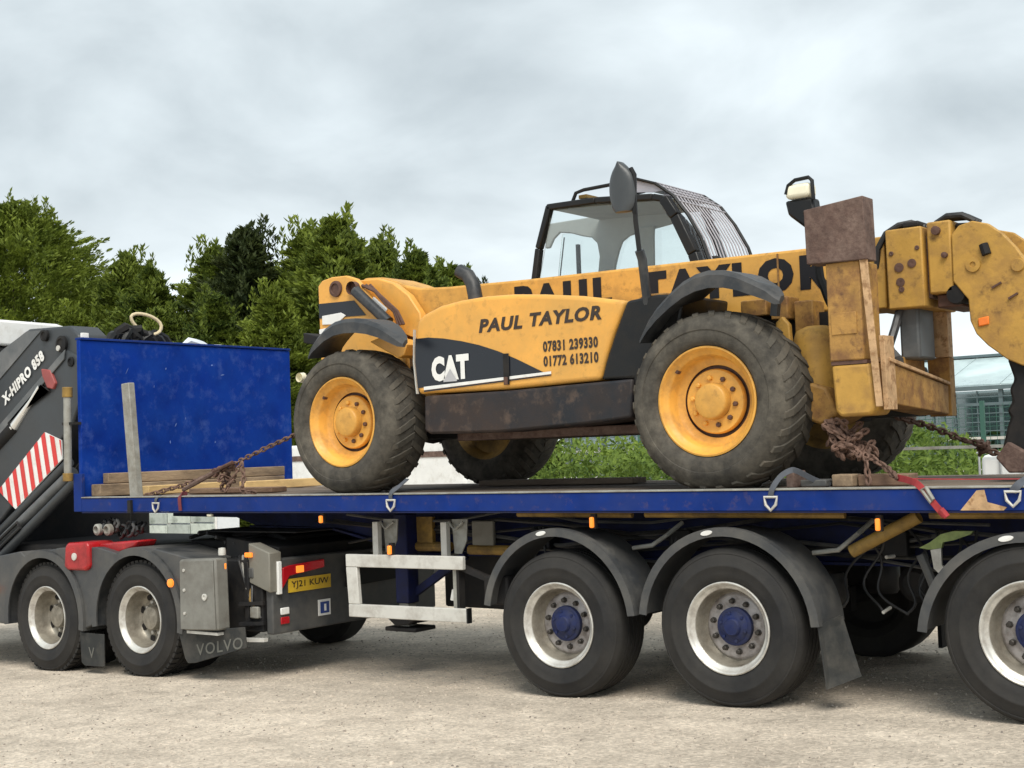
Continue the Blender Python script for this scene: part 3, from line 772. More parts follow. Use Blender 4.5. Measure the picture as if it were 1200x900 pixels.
# red tank
rt = MB().prism([(-11.22, .90), (-11.20, 1.10), (-11.15, 1.13), (-10.86, 1.14), (-10.83, 1.10), (-10.83, .91), (-10.88, .87), (-11.17, .87)], YT - .06, YT + .25)
rto = rt.build('red_tank', M_red, tu, bevel=.03, seg=3)
MB().prism([(-10.828, .95), (-10.828, 1.12), (-10.35, 1.15), (-10.25, 1.15), (-10.3, 1.09), (-10.5, 1.04)], YT + .06, YT + .30).build('tank_arm', M_red, rto, bevel=.02, origin=WLOC[tu.name])
MB().lathe([(.035, 0), (.035, -.012), (.0, -.016)], 16, (-11.04, YT - .06, 1.0)).build('tank_cap', M_alu, rto, origin=WLOC[tu.name])
# amber lamps on side
for x, z in ((-9.64, .795), (-12.40, .64)):
    MB().lathe([(.038, 0), (.036, -.018), (.02, -.03), (0, -.032)], 16, (x, YT - .05, z)).build('marker_lamp', M_amber, tu)
# locker
lk = MB().prism([(-9.40, .40), (-8.945, .42), (-8.965, 1.03), (-9.44, 1.01)], YT - .12, YT + .02).build('locker', M_locker, tu, bevel=.018)
MB().prism([(-9.425, .41), (-8.965, .428), (-8.985, 1.017), (-9.42, .998)], YT - .131, YT - .1225).build('locker_door', M_locker, lk, bevel=.008, origin=WLOC[tu.name])
MB().lathe([(.028, 0), (.030, -.012), (.018, -.014), (.016, -.006), (0, -.005)], 16, (-9.09, YT - .132, .70)).build('locker_lock', M_alu, lk, origin=WLOC[tu.name])
MB().box(-9.38, -8.98, YT - .10, YT + .02, .375, .398).build('locker_tray', M_alu, lk, origin=WLOC[tu.name])
MB().lathe([(.032, -.03), (.034, 0), (.03, .03), (0, .035)], 12).xform(Matrix.Translation((-8.99, YT - .02, 1.08)) @ Matrix.Rotation(R_(90), 4, 'X')).build('beacon_knob', M_alu, tu)
# panel between the locker and the rear corner
MB().box(-9.3, -8.72, .0, .4, .38, .99).build('rear_side_box', M_dark, tu, bevel=.012)
for z in (.62, .45):
    MB().bar((-8.94, -.06, z), (-8.70, .0, z + .01), .035, .03).build('side_step', M_dark, tu)
MB().box(-8.90, -8.85, -.04, .02, .42, .98).build('side_strut', M_dark, tu, bevel=.006)
MB().prism([(-8.86, .80), (-8.60, .72), (-8.60, 1.06), (-8.86, 1.14)], -.02, .12).build('beige_cover', M_beige, tu, bevel=.01)
MB().box(-8.88, -8.80, -.05, -.022, 1.02, 1.06).build('marker_lamp', M_amber, tu, bevel=.006)
MB().box(-9.0, -8.96, YT - .02, YT + .0, .93, .98).build('side_reflector', M_amber, tu, bevel=.004)
MB().bar((-8.93, -.1, .32), (-8.62, -.06, .33), .05, .03).build('rear_step', M_alu, tu)
# rear panel facing the back
rp = MB().box(-8.70, -8.615, .02, 2.15, .36, 1.0).build('rear_panel', M_fend, tu, bevel=.015)
MB().prism_x([(.11, .74), (.12, .92), (.20, .935), (.62, .955), (.62, .885), (.20, .845)], -8.612, -8.585).build('lamp_cluster', M_redlens, rp, bevel=.008, origin=WLOC[tu.name])
MB().box(-8.584, -8.575, .27, .36, .865, .925).build('indicator_lamp', M_amber, rp, bevel=.006, origin=WLOC[tu.name])
MB().box(-8.584, -8.578, .40, .58, .925, .945).build('reflector_strip', M_redlens, rp, origin=WLOC[tu.name])
MB().box(-8.640, -8.58, .06, .105, .70, .98).build('lamp_bracket', M_white, rp, bevel=.006, origin=WLOC[tu.name])
MB().box(-8.612, -8.605, .20, .71, .70, .818).build('number_plate', M_plate, rp, origin=WLOC[tu.name])
def wpl(x, z): return (-8.602, x, z)
text('plate_lettering', 'YJ21 KUW', .23, .68, .725, .795, 0, M_letter, rp, off=.012, warp=wpl)
MB().box(-8.612, -8.606, .55, .70, .46, .60).build('sticker_border', M_white, rp, origin=WLOC[tu.name])
MB().box(-8.604, -8.601, .572, .678, .48, .58).build('blue_sticker', M_bluesign, rp, origin=WLOC[tu.name])
MB().box(-8.60, -8.598, .615, .64, .50, .56).build('sticker_mark', M_white, rp, origin=WLOC[tu.name])
MB().box(-8.614, -8.60, .10, .20, .52, .58).build('white_reflector', M_white, rp, bevel=.01, origin=WLOC[tu.name])
MB().box(-8.614, -8.60, .10, .20, .44, .50).build('red_reflector', M_redlens, rp, bevel=.01, origin=WLOC[tu.name])
# cab back (leaves the frame to the left)
cb = MB().box(-15.2, -13.3, -.1, 2.4, .75, 3.2).build('cab', M_dark, tu, bevel=.05)
MB().prism([(-14.95, 1.95), (-14.95, 2.9), (-13.9, 2.9), (-13.9, 1.95)], -.108, -.101).build('cab_window', M_swoosh, cb, origin=WLOC[tu.name])
lorry_wheel(tu, (-14.5, YT, wzt(-14.5)), drive=True)
MB().box(-15.1, -13.25, .5, 1.8, .4, .74).build('front_chassis', M_dark, tu, bevel=.03)
MB().prism_x([(-.12, 3.205), (2.42, 3.205), (1.9, 3.3), (1.3, 3.44), (1.15, 3.48), (-.12, 3.50)], -15.2, -13.28).build('cab_roof', M_white, cb, bevel=.03, origin=WLOC[tu.name])
# hoses behind the crane
for i in range(9):
    x = -11.15 + i * .075; rr = random.uniform(.05, .09); z0 = 1.24 + random.uniform(-.03, .05)
    pts = [(x + rr * math.cos(a * .55) + a * .012, .08 + random.uniform(-.02, .02) + .05 * math.sin(a * .4), z0 + rr * .8 * math.sin(a * .55)) for a in range(0, 16)]
    MB().tube(pts, .016, 7).build('air_hose', M_hose if i % 3 else M_fend, tu)
for i, x in enumerate((-11.0, -10.84)):
    MB().lathe([(.055, 0), (.055, -.04), (.035, -.05), (.03, -.02), (0, -.02)], 16, (x, .02, 1.24)).build('air_coupling', M_galv, tu)
MB().box(-12.9, -10.4, .15, 1.8, .99, 1.07).build('deck_plate', M_dark, tu, bevel=.02)

# pipes, cables and brackets
rc = random.Random(77)
for k in range(7):
    z = 1.05 + .045 * k; x0 = -8.2 + rc.uniform(-.5, .3)
    pts = [(x0 + i * .62, .70 - .012 * k + rc.uniform(-.02, .02), z + rc.uniform(-.035, .03) - .05 * math.sin(i * 1.7 + k)) for i in range(10)]
    MB().tube(pts, .012 + .004 * (k % 2), 6).build('air_line', M_hose if k % 3 else M_fend, tr)
for x in (-6.25, -5.0, -3.5, -3.15, -2.9):
    for k in range(3):
        p0 = Vector((x + rc.uniform(-.1, .1), .62, 1.25)); p3 = Vector((x + rc.uniform(-.3, .3), .48, .72))
        pts = [p0.lerp(p3, q / 16) + Vector((.07 * math.sin(q * .42 + k), 0, -.05 * math.sin(q * .2))) for q in range(17)]
        MB().tube(pts, .009, 6).build('brake_hose', M_hose, tr)
for x in (-7.9, -6.2, -4.95, -3.35):
    MB().box(x - .09, x + .09, .60, .75, 1.08, 1.24).build('chassis_bracket', M_dark, tr, bevel=.01)
for x in (-5.63, -4.27, -2.32):
    MB().tube([(x + .45, .5, wz(x) + .02), (x + .28, .48, wz(x) + .10), (x + .16, .48, wz(x) + .10)], [.075, .075, .05], 12).build('brake_chamber', M_dark, tr)
    MB().box(x - .48, x - .36, .40, .52, wz(x) + .02, wz(x) + .18).build('damper_mount', M_galv, tr, bevel=.01)
    MB().tube([(x - .42, .46, wz(x) + .1), (x - .2, .46, wz(x) - .1)], .03, 8).build('damper', M_dark, tr)
for k in range(5):
    pts = [(-9.05 + .02 * k, .05 + .02 * k, 1.02), (-8.98 + .03 * k, -.02 + .01 * k, .98 - .03 * k), (-8.90 + .02 * k, -.03, .80 - .05 * k), (-8.86 + .03 * k, .0, .62 - .03 * k)]
    MB().tube(pts, .012, 6).build('cable', (M_hose, M_galv, M_hose, M_ybrown, M_hose)[k], tu)
MB().box(-8.92, -8.80, -.03, .0, .84, .93).build('junction_box', M_fend, tu, bevel=.01)
MB().box(-8.84, -8.74, -.04, .0, .50, .60).build('junction_box', M_galv, tu, bevel=.01)
for z in (.55, .75, .92):
    MB().lathe([(.014, 0), (.014, -.01), (0, -.011)], 8, (-9.36, YT - .131, z)).build('locker_hinge', M_alu, lk, origin=WLOC[tu.name])
for k in range(6):
    pts = [(-9.9 + .12 * k + .05 * math.sin(q), .2 + .25 * q, 1.16 + .05 * math.sin(q * 1.4 + k)) for q in range(6)]
    MB().tube(pts, .018, 6).build('suzie_hose', M_hose if k % 2 else M_dark, tu)
MB().prism_x([(.9, .68), (.9, .95), (1.7, .98), (1.7, .70)], -8.612, -8.59).build('cross_plate', M_dark, rp, origin=WLOC[tu.name])

# ------------------------------------------------------------------ loader crane
YC = .15
lc = thing('loader_crane', 'folded dark grey lorry loader crane with red and white striped panel', 'crane', (-12.3, .4, 1.0))
lb = MB().prism([(-13.8, 1.35), (-13.8, 1.80), (-12.89, 2.30), (-11.68, 3.03), (-11.50, 2.95), (-11.47, 2.5), (-11.60, 2.28), (-12.88, 1.32), (-13.4, 1.0)], YC, YC + .45)
lbo = lb.build('main_boom', M_crane, lc, bevel=.02)
MB().prism([(-13.5, 1.93), (-12.89, 2.30), (-11.68, 3.03), (-11.70, 2.93), (-12.9, 2.19), (-13.5, 1.83)], YC - .02, YC - .002).build('boom_flange', M_crane_l, lbo, bevel=.006, origin=WLOC[lc.name])  # lighter grey paints the light falling on the upper flange
ub = MB().prism([(-13.8, 2.55), (-13.6, 2.75), (-12.86, 3.12), (-12.36, 3.295), (-11.66, 3.27), (-11.50, 3.16), (-11.49, 2.82), (-11.62, 2.74), (-11.95, 2.68), (-12.88, 2.31), (-13.8, 1.75)], YC + .02, YC + .38)
ubo = ub.build('outer_boom', M_crane, lc, bevel=.025)
MB().prism([(-12.86, 3.09), (-12.38, 3.27), (-12.12, 3.26), (-12.86, 2.82), (-13.3, 2.6), (-13.3, 2.84)], YC + .008, YC + .018).build('boom_side_plate', M_crane_l, ubo, origin=WLOC[lc.name])
ang = math.atan2(.45, .74)
def wt(x, z):
    # baseline runs up the boom
    ca, sa = math.cos(ang), math.sin(ang)
    return (-12.79 + x * ca - z * sa, YC + .004, 2.515 + x * sa + z * ca)
text('boom_lettering', 'X-HIPRO 858', 0, .86, 0, .12, 0, M_white, ubo, off=.055, spacing=1.12, warp=wt)
for (x, z, r) in ((-11.76, 3.09, .085), (-12.05, 3.20, .06), (-11.60, 2.90, .05)):
    p = MB().lathe([(r, .02), (r, -.012), (r * .7, -.018), (r * .6, -.006), (0, -.006)], 20, (x, YC, z)).build('pivot_pin', M_dark, ubo, origin=WLOC[lc.name])
MB().lathe([(.03, 0), (.028, -.012), (0, -.014)], 12, (-11.79, YC - .014, 3.05)).build('grease_nipple', M_alu, ubo, origin=WLOC[lc.name])
MB().prism([(-12.08, 2.86), (-11.93, 2.84), (-11.84, 2.70), (-11.88, 2.64), (-11.98, 2.66), (-12.06, 2.78)], YC - .03, YC + .02).build('red_guard', mat('faded_red', (0.28, .06, .055), .5, var=.3), lc, bevel=.01)
MB().tube([(-12.62, YC + .0, 2.28), (-12.30, YC, 2.54), (-12.14, YC, 2.68)], [.055, .03, .03], 12).build('cylinder_rod', M_chrome, lc)
MB().tube([(-13.2, YC + .02, 1.95), (-12.60, YC + .02, 2.30)], .075, 12).build('cylinder_body', M_dark, lc)
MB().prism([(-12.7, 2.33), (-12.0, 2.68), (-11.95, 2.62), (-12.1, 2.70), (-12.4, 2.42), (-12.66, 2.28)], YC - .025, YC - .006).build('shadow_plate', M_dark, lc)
# stabiliser rods at the lower side
for k, (p0, p1, r) in enumerate((((-13.6, .10, .65), (-11.57, .13, 1.80), .055), ((-13.6, .06, .45), (-11.42, .10, 1.745), .05), ((-13.6, .16, .80), (-11.7, .18, 1.90), .05))):
    MB().tube([p0, p1], r, 14).build('support_ram', M_crane if k else M_crane_l, lc)
MB().tube([(-13.3, .02, .80), (-12.4, .03, 1.30), (-12.35, .03, 1.25), (-12.9, .02, .93)], .018, 8).build('hydraulic_hose', M_hose, lc)
MB().box(-14.0, -13.0, .3, 1.9, .98, 1.9).build('crane_base', M_dark, lc, bevel=.03)
# striped board
S4 = [(-12.90, 1.63), (-12.05, 2.21), (-11.77, 2.12), (-11.76, 1.93), (-12.59, 1.43)]
bd = MB().prism(S4, YC - .018, YC - .003).build('warning_board', M_white, lc)
def clip(poly, a, b, c):   # keep a*x+b*z<=c
    o = []
    for i in range(len(poly)):
        p, q = poly[i], poly[(i + 1) % len(poly)]
        fp, fq = a * p[0] + b * p[1] - c, a * q[0] + b * q[1] - c
        if fp <= 0: o.append(p)
        if fp * fq < 0:
            t = fp / (fp - fq); o.append((p[0] + (q[0] - p[0]) * t, p[1] + (q[1] - p[1]) * t))
    return o
k = 0; x = -13.1
while x < -11.6:
    # stripes lean slightly to the right going down
    a, b = 1.0, .22
    c0 = x + .22 * 1.9; c1 = x + .075 + .22 * 1.9
    po = clip(clip(S4, a, b, c1), -a, -b, -c0)
    if len(po) >= 3:
        MB().flat(po, YC - .0215).build('red_stripe', M_redrefl, bd, origin=WLOC[lc.name])
    x += .15

# ------------------------------------------------------------------ telehandler
th = thing('telehandler', 'yellow telescopic handler with black cab frame and PAUL TAYLOR on hood and boom', 'telehandler', (-6.1, 1.27, DZ))
def tele_wheel(x, z, y, far=False, big=0.0):
    loc = (x, y, z)
    w = part_empty('wheel', th, loc)
    n = 72; r = .600 + big; tw = .45
    def settle(mb):
        mb.v = [(p[0], p[1], max(p[2], DZ + .004)) for p in mb.v]; return mb
    prof = [(.372, .02), (.385, -.015), (.41, -.035), (.45, -.042), (.48, -.040), (.484, -.046), (.50, -.046), (.53, -.036), (.56, -.012), (.58, .012), (r - .012, .045), (r - .004, .10), (r, .22), (r - .004, .34), (r - .012, tw - .05), (.53, tw), (.45, tw + .03), (.385, tw + .01), (.36, tw - .02)]
    t = MB().lathe(prof, n)
    t.xform(Matrix.Translation(loc) if not far else Matrix.Translation(Vector(loc)) @ Matrix.Rotation(math.pi, 4, 'Z'))
    ty = settle(t).build('tyre', M_tyre_d, w, smooth=45)
    lug = MB(); nl = 30
    for k in range(nl):
        for side in (0, 1):
            a = 2 * math.pi * (k + .5 * side) / nl
            # chevron lug: from shoulder towards the centre, swept round
            secs = []
            for s in range(5):
                f = s / 4
                yy = (.004 + .226 * f) if side == 0 else (tw - .005 - .225 * f)
                da = .20 * f
                rb = (.55 if s == 0 else (.575 if s == 1 else .585)) + big
                rt = (.574 if s == 0 else (.602 if s == 1 else .608)) + big
                wd = (.034, .040, .042, .042, .036)[s]
                secs.append((yy, a + da, rb, rt, wd))
            vs = []
            for yy, aa, rb, rt, wd in secs:
                for rr, dd in ((rb, -wd * 1.25), (rb, wd * 1.25), (rt, wd), (rt, -wd)):
                    t_ = aa + dd
                    vs.append((rr * math.cos(t_), yy, rr * math.sin(t_)))
            fs = [(0, 1, 2, 3), (19, 18, 17, 16)]
            for s in range(4):
                for q in range(4):
                    fs.append((s * 4 + q, s * 4 + (q + 1) % 4, s * 4 + 4 + (q + 1) % 4, s * 4 + 4 + q))
            lug.add(vs, fs)
    lug.xform(Matrix.Translation(loc) if not far else Matrix.Translation(Vector(loc)) @ Matrix.Rotation(math.pi, 4, 'Z'))
    settle(lug).build('tread', M_tread, w, smooth=20)
    R0 = Matrix.Translation(loc) if not far else Matrix.Translation(Vector(loc)) @ Matrix.Rotation(math.pi, 4, 'Z')
    rim = MB().lathe([(.368, .02), (.376, .008), (.374, -.006), (.362, -.010), (.352, .002), (.345, .022), (.322, .034), (.312, .052), (.306, .12), (.285, .140), (.262, .145), (.248, .150)], n)
    rim.xform(R0).build('rim', M_rim_y, w, smooth=50)
    gr = MB().lathe([(.252, .149), (.246, .175), (.226, .175), (.222, .14)], n)
    gr.xform(R0).build('rim_groove_shade', M_pin, w)  # shade of the groove put into its dark colour
    d = MB().lathe([(.224, .160), (.222, .128), (.214, .118), (.10, .110)], n)
    d.xform(R0).build('rim_disc', M_rim_y, w, smooth=40)
    h = MB().lathe([(.128, .122), (.124, .06), (.118, .045), (.108, .038), (.04, .034), (.0, .036)], 40)
    h.xform(R0).build('hub', M_yel, w, smooth=40)
    for k in range(10):
        b = MB().lathe([(.018, .128), (.018, .095), (.012, .09), (0, .09)], 6, (.163, 0, 0)).xform(R0 @ Matrix.Rotation(2 * math.pi * k / 10 + .15, 4, 'Y'))
        b.build('wheel_nut', M_pin if k % 10 in (0, 1, 2, 8, 9) else M_rim_y, w, smooth=20)
    v = MB().box(-.012, .012, .03, .075, .31, .335).xform(R0 @ Matrix.Rotation(R_(-48), 4, 'Y')); v.build('valve', M_pin, w)
    return w
TX = (-7.833, -4.415); TZ = 2.142
for x in TX:
    bg_ = .014 if x > -6 else .0
    tele_wheel(x, TZ, .12, big=bg_)
    tele_wheel(x, TZ, 2.44, far=True, big=bg_)
    MB().lathe([(.14, .5), (.11, .9), (.2, 1.27), (.11, 1.64), (.14, 2.05)], 20, (x, 0, TZ)).build('axle', M_dark, th)
    # outer back of far rims, seen from inside
    for y0 in (1.99,):
        MB().lathe([(.36, .02), (.33, .05), (.30, .12), (.12, .14), (.12, .0)], 40, (x, y0, TZ)).build('rim_back', M_ybrown, th)
# hood
HP = [(-7.13, 2.335), (-7.155, 2.60), (-7.14, 2.84), (-7.11, 2.93), (-7.05, 2.975), (-6.87, 3.03), (-6.65, 3.055), (-6.40, 3.062), (-6.15, 3.052), (-5.85, 3.022), (-5.5, 2.975), (-5.13, 2.905), (-5.17, 2.81), (-5.24, 2.68), (-5.32, 2.5), (-5.37, 2.345), (-6.2, 2.325)]
ho = MB().prism(HP, .28, .92).build('engine_hood', M_hood, th, bevel=.035, seg=4, smooth=50)
YH = .2765
sw = [(-7.125, 2.385), (-7.145, 2.60), (-7.135, 2.785), (-7.0, 2.785), (-6.84, 2.765), (-6.66, 2.73), (-6.48, 2.685), (-6.30, 2.625), (-6.13, 2.555), (-5.98, 2.485), (-5.87, 2.433), (-6.2, 2.421)]
MB().flat(sw, YH).build('side_panel', M_swoosh, ho, origin=WLOC[th.name])
MB().flat([(-7.06, 2.392), (-5.80, 2.437), (-5.80, 2.417), (-7.06, 2.365)], YH - .003).build('white_stripe', M_white, ho, origin=WLOC[th.name])
MB().flat([(-7.06, 2.362), (-5.80, 2.414), (-5.80, 2.405), (-7.06, 2.350)], YH - .003).build('dark_stripe', M_swoosh, ho, origin=WLOC[th.name])
MB().box(-6.245, -6.19, YH - .012, YH - .004, 2.36, 2.60).build('panel_latch', M_dark, ho, bevel=.004, origin=WLOC[th.name])
MB().box(-6.235, -6.20, YH - .022, YH - .013, 2.36, 2.42).build('latch_handle', M_pin, ho, bevel=.004, origin=WLOC[th.name])
def wcat(x, z): return (x, YH - .006, z + (x + 6.97) * .012)
text('logo_lettering', 'CAT', -6.97, -6.585, 2.425, 2.625, 0, M_white, ho, off=.07, warp=wcat, spacing=1.08)
MB().flat([(-6.85, 2.418), (-6.705, 2.418), (-6.775, 2.52)], YH - .009).build('logo_triangle', mat('logo_triangle_grey', (0.45, .45, .47), .5), ho, origin=WLOC[th.name])
def wpt(x, z):
    return (x, YH, z)
text('name_lettering', 'PAUL', -6.48, -6.055, 2.778, 2.885, 0, M_letter, ho, off=.045, spacing=1.12, shear=.2, warp=wpt)
text('name_lettering', 'TAYLOR', -5.985, -5.335, 2.785, 2.892, 0, M_letter, ho, off=.045, spacing=1.12, shear=.2, warp=wpt)
text('phone_lettering', '07831 239330', -5.87, -5.375, 2.583, 2.667, 0, M_letter, ho, off=.045, spacing=1.12, warp=wpt)
text('phone_lettering', '01772 613210', -5.87, -5.375, 2.473, 2.557, 0, M_letter, ho, off=.045, spacing=1.12, warp=wpt)
MB().prism([(-7.142, 2.34), (-7.166, 2.60), (-7.152, 2.86), (-7.146, 2.86), (-7.158, 2.60), (-7.134, 2.34)], .272, .30).build('hood_edge', M_alu, ho, origin=WLOC[th.name])
# sill tank
MB().prism([(-7.05, 2.318), (-7.06, 2.04), (-7.0, 2.01), (-6.3, 2.0), (-5.5, 2.03), (-5.10, 2.06), (-5.08, 2.338), (-6.2, 2.315)], .26, 1.0).build('sill_tank', M_sill, th, bevel=.02)
MB().prism([(-5.085, 2.0), (-5.08, 2.34), (-5.355, 2.347), (-5.30, 2.5), (-5.22, 2.68), (-5.15, 2.82), (-5.11, 2.90), (-4.86, 2.92), (-4.65, 2.90), (-4.70, 2.6), (-4.95, 2.1)], .27, .95).build('inner_fender', M_blk, th, bevel=.02)
MB().prism([(-5.09, 2.872), (-4.98, 2.935), (-4.80, 2.93), (-4.80, 2.915), (-4.97, 2.918), (-5.08, 2.862)], .30, .5).build('step_plate', M_rust_y, th, bevel=.004)
# chassis
MB().box(-8.5, -3.9, .85, 1.75, 1.98, 2.62).build('chassis', M_dark, th, bevel=.03)
MB().box(-7.0, -5.1, .6, 2.0, 1.95, 2.02).build('belly_plate', M_rust, th, bevel=.01)
# exhaust
MB().tube([(-6.87, .75, 3.0), (-6.88, .75, 3.14), (-6.90, .75, 3.24), (-6.95, .75, 3.32), (-7.04, .75, 3.37)], [.062, .062, .062, .06, .058], 16).build('exhaust', M_fend2, th)
MB().lathe([(.08, 0), (.075, .03), (.062, .035)], 16).xform(Matrix.Translation((-6.87, .75, 3.07)) @ Matrix.Rotation(R_(-90), 4, 'X')).build('exhaust_collar', M_dark, th)
# boom
BP = [(-8.35, 2.88), (-8.45, 3.15), (-8.42, 3.42), (-8.36, 3.47), (-8.15, 3.455), (-7.98, 3.40), (-7.84, 3.345), (-7.68, 3.31), (-7.38, 3.29), (-6.5, 3.265), (-4.04, 3.225), (-3.46, 3.215), (-3.46, 2.745), (-4.0, 2.755), (-6.3, 2.80)]
YB = 1.0
bo = MB().prism(BP, YB, 1.46).build('boom', M_yel, th, bevel=.02)
def wb(x, z): return (x, YB - .0035, z - (x + 6.6) * .012)
text('boom_lettering', 'PAUL', -6.66, -5.70, 2.975, 3.215, 0, M_letter_b, bo, off=.075, warp=wb, spacing=1.38)
MB().flat([(x_, wb(x_, z_)[2]) for x_, z_ in ((-5.43, 3.21), (-5.43, 3.145), (-5.355, 3.145), (-5.355, 2.955), (-5.275, 2.955), (-5.275, 3.145), (-5.20, 3.145), (-5.20, 3.21))], YB - .0035).build('boom_lettering', M_letter_b, bo, smooth=0, origin=WLOC[th.name])
text('boom_lettering', 'AYLOR', -5.20, -3.86, 2.955, 3.21, 0, M_letter_b, bo, off=.075, warp=wb, spacing=1.36)
MB().prism([(-4.275, 2.77), (-4.262, 2.77), (-4.262, 3.21), (-4.275, 3.21)], YB - .008, YB - .001).build('boom_band', M_rust_y, bo, origin=WLOC[th.name])
# rear plate of boom and lift tower
MB().prism([(-8.40, 3.44), (-8.10, 3.43), (-7.92, 3.37), (-7.75, 3.25), (-7.62, 3.08), (-7.60, 2.92), (-7.66, 2.85), (-7.95, 2.95), (-8.2, 3.2)], .90, .985).build('boom_rear_plate', M_hood, th, bevel=.012)
tw_ = MB().prism([(-8.74, 2.5), (-8.755, 3.42), (-8.70, 3.465), (-8.58, 3.485), (-8.40, 3.48), (-8.28, 3.44), (-7.72, 2.86), (-7.70, 2.5)], .80, .86).build('tower_plate', M_hood, th, bevel=.012)
MB().prism([(-8.742, 3.12), (-8.745, 3.255), (-8.30, 3.245), (-8.16, 3.10)], .794, .7985).build('tower_band', M_swoosh, tw_, origin=WLOC[th.name])
MB().prism([(-8.70, 3.06), (-8.70, 3.14), (-8.46, 3.15), (-8.40, 3.12), (-8.52, 3.05)], .787, .792).build('tower_label', M_white, tw_, bevel=.003, origin=WLOC[th.name])
MB().prism([(-8.74, 2.97), (-8.74, 3.02), (-8.60, 3.03), (-8.60, 2.98)], .787, .792).build('tower_label', M_white, tw_, bevel=.003, origin=WLOC[th.name])
MB().lathe([(.075, .0), (.072, -.02), (.05, -.024), (.045, -.012), (.0, -.012)], 20, (-8.52, .80, 3.37)).build('pivot_pin', M_pin, tw_, origin=WLOC[th.name])
MB().box(-8.76, -8.0, .87, 1.75, 2.5, 3.0).build('rear_counterweight', M_hood, th, bevel=.04)
MB().prism([(-8.74, 2.5), (-8.74, 3.40), (-8.45, 3.46), (-8.3, 3.42), (-7.8, 2.86), (-7.8, 2.5)], 1.62, 1.68).build('tower_plate', M_yel, th, bevel=.012)
rm = MB().tube([(-8.25, .76, 3.325), (-7.86, .76, 3.01)], .05, 14).build('lift_ram', M_fend2, th)
MB().lathe([(.06, -.03), (.06, .03), (.02, .035)], 14, (-8.275, .76, 3.35)).build('ram_eye', M_pin, rm, origin=WLOC[th.name])
for k in range(3):
    pts = [(-8.20 + k * .03, .80 + .02 * k, 3.37), (-8.04 + .03 * k, .79, 3.30 - .02 * k), (-7.92 + .02 * k, .79, 3.18), (-7.82 + .02 * k, .79, 3.10), (-7.78 + .03 * k, .80, 2.98)]
    MB().tube(pts, .014, 7).build('hydraulic_hose', M_pin, th)
MB().bar((-8.06, .79, 3.24), (-7.90, .79, 3.12), .02, .03).build('chrome_pipe', M_chrome, th)
MB().prism([(-7.72, 2.81), (-7.60, 2.84), (-7.30, 2.76), (-7.34, 2.67), (-7.40, 2.65)], .36, .75).build('yellow_bracket', M_hood, th, bevel=.008)
MB().prism([(-7.34, 2.2), (-7.36, 2.85), (-7.17, 2.78), (-7.15, 2.2)], .55, .85).build('wheel_well_plate', M_rust_y, th, bevel=.01)
MB().prism([(-8.50, 2.86), (-8.50, 2.95), (-8.26, 2.89), (-8.26, 2.81)], .35, .6).build('rear_lamp_block', M_dark, th, bevel=.01)
MB().lathe([(.04, 0), (.045, .05), (.0, .06)], 14, (-8.43, .22, 2.55)).build('rear_lamp', M_lampwhite, th)
# fenders
def tfend(pts, y0, y1, th_=.022, lip=.10, name='fender'):
    """strip fender: pts are (x,z) of the outer edge of the top"""
    n = len(pts); vs = []; fs = []; q = 6
    for i, (x, z) in enumerate(pts):
        e = math.sin(math.pi * (i + .6) / (n + .2)) ** .6
        lp = max(.022, lip * e)
        ye = y0 + (y1 - y0) * min(1, .16 + 2.0 * (n - 1 - i) / n)
        for dy, dz in ((y0, -lp), (y0, -.012), (y0 + .03, .022), (ye, .030), (ye, .006), (y0 + .02, -lp)):
            vs.append((x, dy, z + dz))
    for i in range(n - 1):
        for k in range(q):
            fs.append((i * q + k, i * q + (k + 1) % q, (i + 1) * q + (k + 1) % q, (i + 1) * q + k))
    fs.append(tuple(range(q))); fs.append(tuple(range(n * q - 1, (n - 1) * q - 1, -1)))
    return MB().add(vs, fs).build(name, M_fend2, th, smooth=40)
tfend([(-8.17, 2.72), (-8.13, 2.79), (-8.07, 2.845), (-7.98, 2.91), (-7.87, 2.955), (-7.75, 2.97), (-7.63, 2.965), (-7.50, 2.94), (-7.36, 2.89), (-7.25, 2.83), (-7.16, 2.775), (-7.10, 2.74)], .08, .46)
tfend([(-4.90, 2.60), (-4.84, 2.70), (-4.76, 2.79), (-4.65, 2.88), (-4.55, 2.945), (-4.45, 2.985), (-4.35, 3.0), (-4.24, 2.99), (-4.13, 2.955), (-4.02, 2.90), (-3.93, 2.85), (-3.87, 2.80), (-3.83, 2.775)], .08, .56)
MB().bar((-4.0, .40, 2.86), (-4.02, .40, 2.70), .05, .05).build('fender_stay', M_fend2, th)
for (x0, x1, z0, z1, y) in ((-4.42, -4.22, 2.74, 2.86, .68), (-4.18, -4.05, 2.70, 2.86, .66), (-4.02, -3.88, 2.40, 2.82, .7)):
    MB().box(x0, x1, y, y + .2, z0, z1).build('axle_bracket', M_rust_y, th, bevel=.01)
# cab
cab = part_empty('cab', th, (-6, 1.95, 3.0))
YN, YF = 1.53, 2.32
def pipe(pts, w, h, name='cab_frame', m=None):
    mb = MB()
    for a, b in zip(pts[:-1], pts[1:]): mb.bar(a, b, w, h)
    return mb.build(name, m or M_blk, cab, bevel=.012)
pipe([(-6.90, YN, 2.95), (-6.77, YN, 3.60), (-6.64, YN, 3.955)], .07, .055, 'cab_post')
pipe([(-6.66, YN, 3.945), (-6.16, YN, 3.935), (-5.60, YN, 3.885), (-5.48, YN, 3.85)], .07, .055, 'cab_roof_rail')
pipe([(-5.50, YN, 3.86), (-5.40, YN, 3.70), (-5.25, YN, 3.38), (-5.14, YN, 3.05)], .08, .085, 'cab_post')
pipe([(-5.98, YF, 3.99), (-5.80, YF, 3.80), (-5.60, YF, 3.55), (-5.44, YF, 3.05)], .07, .085, 'cab_post')
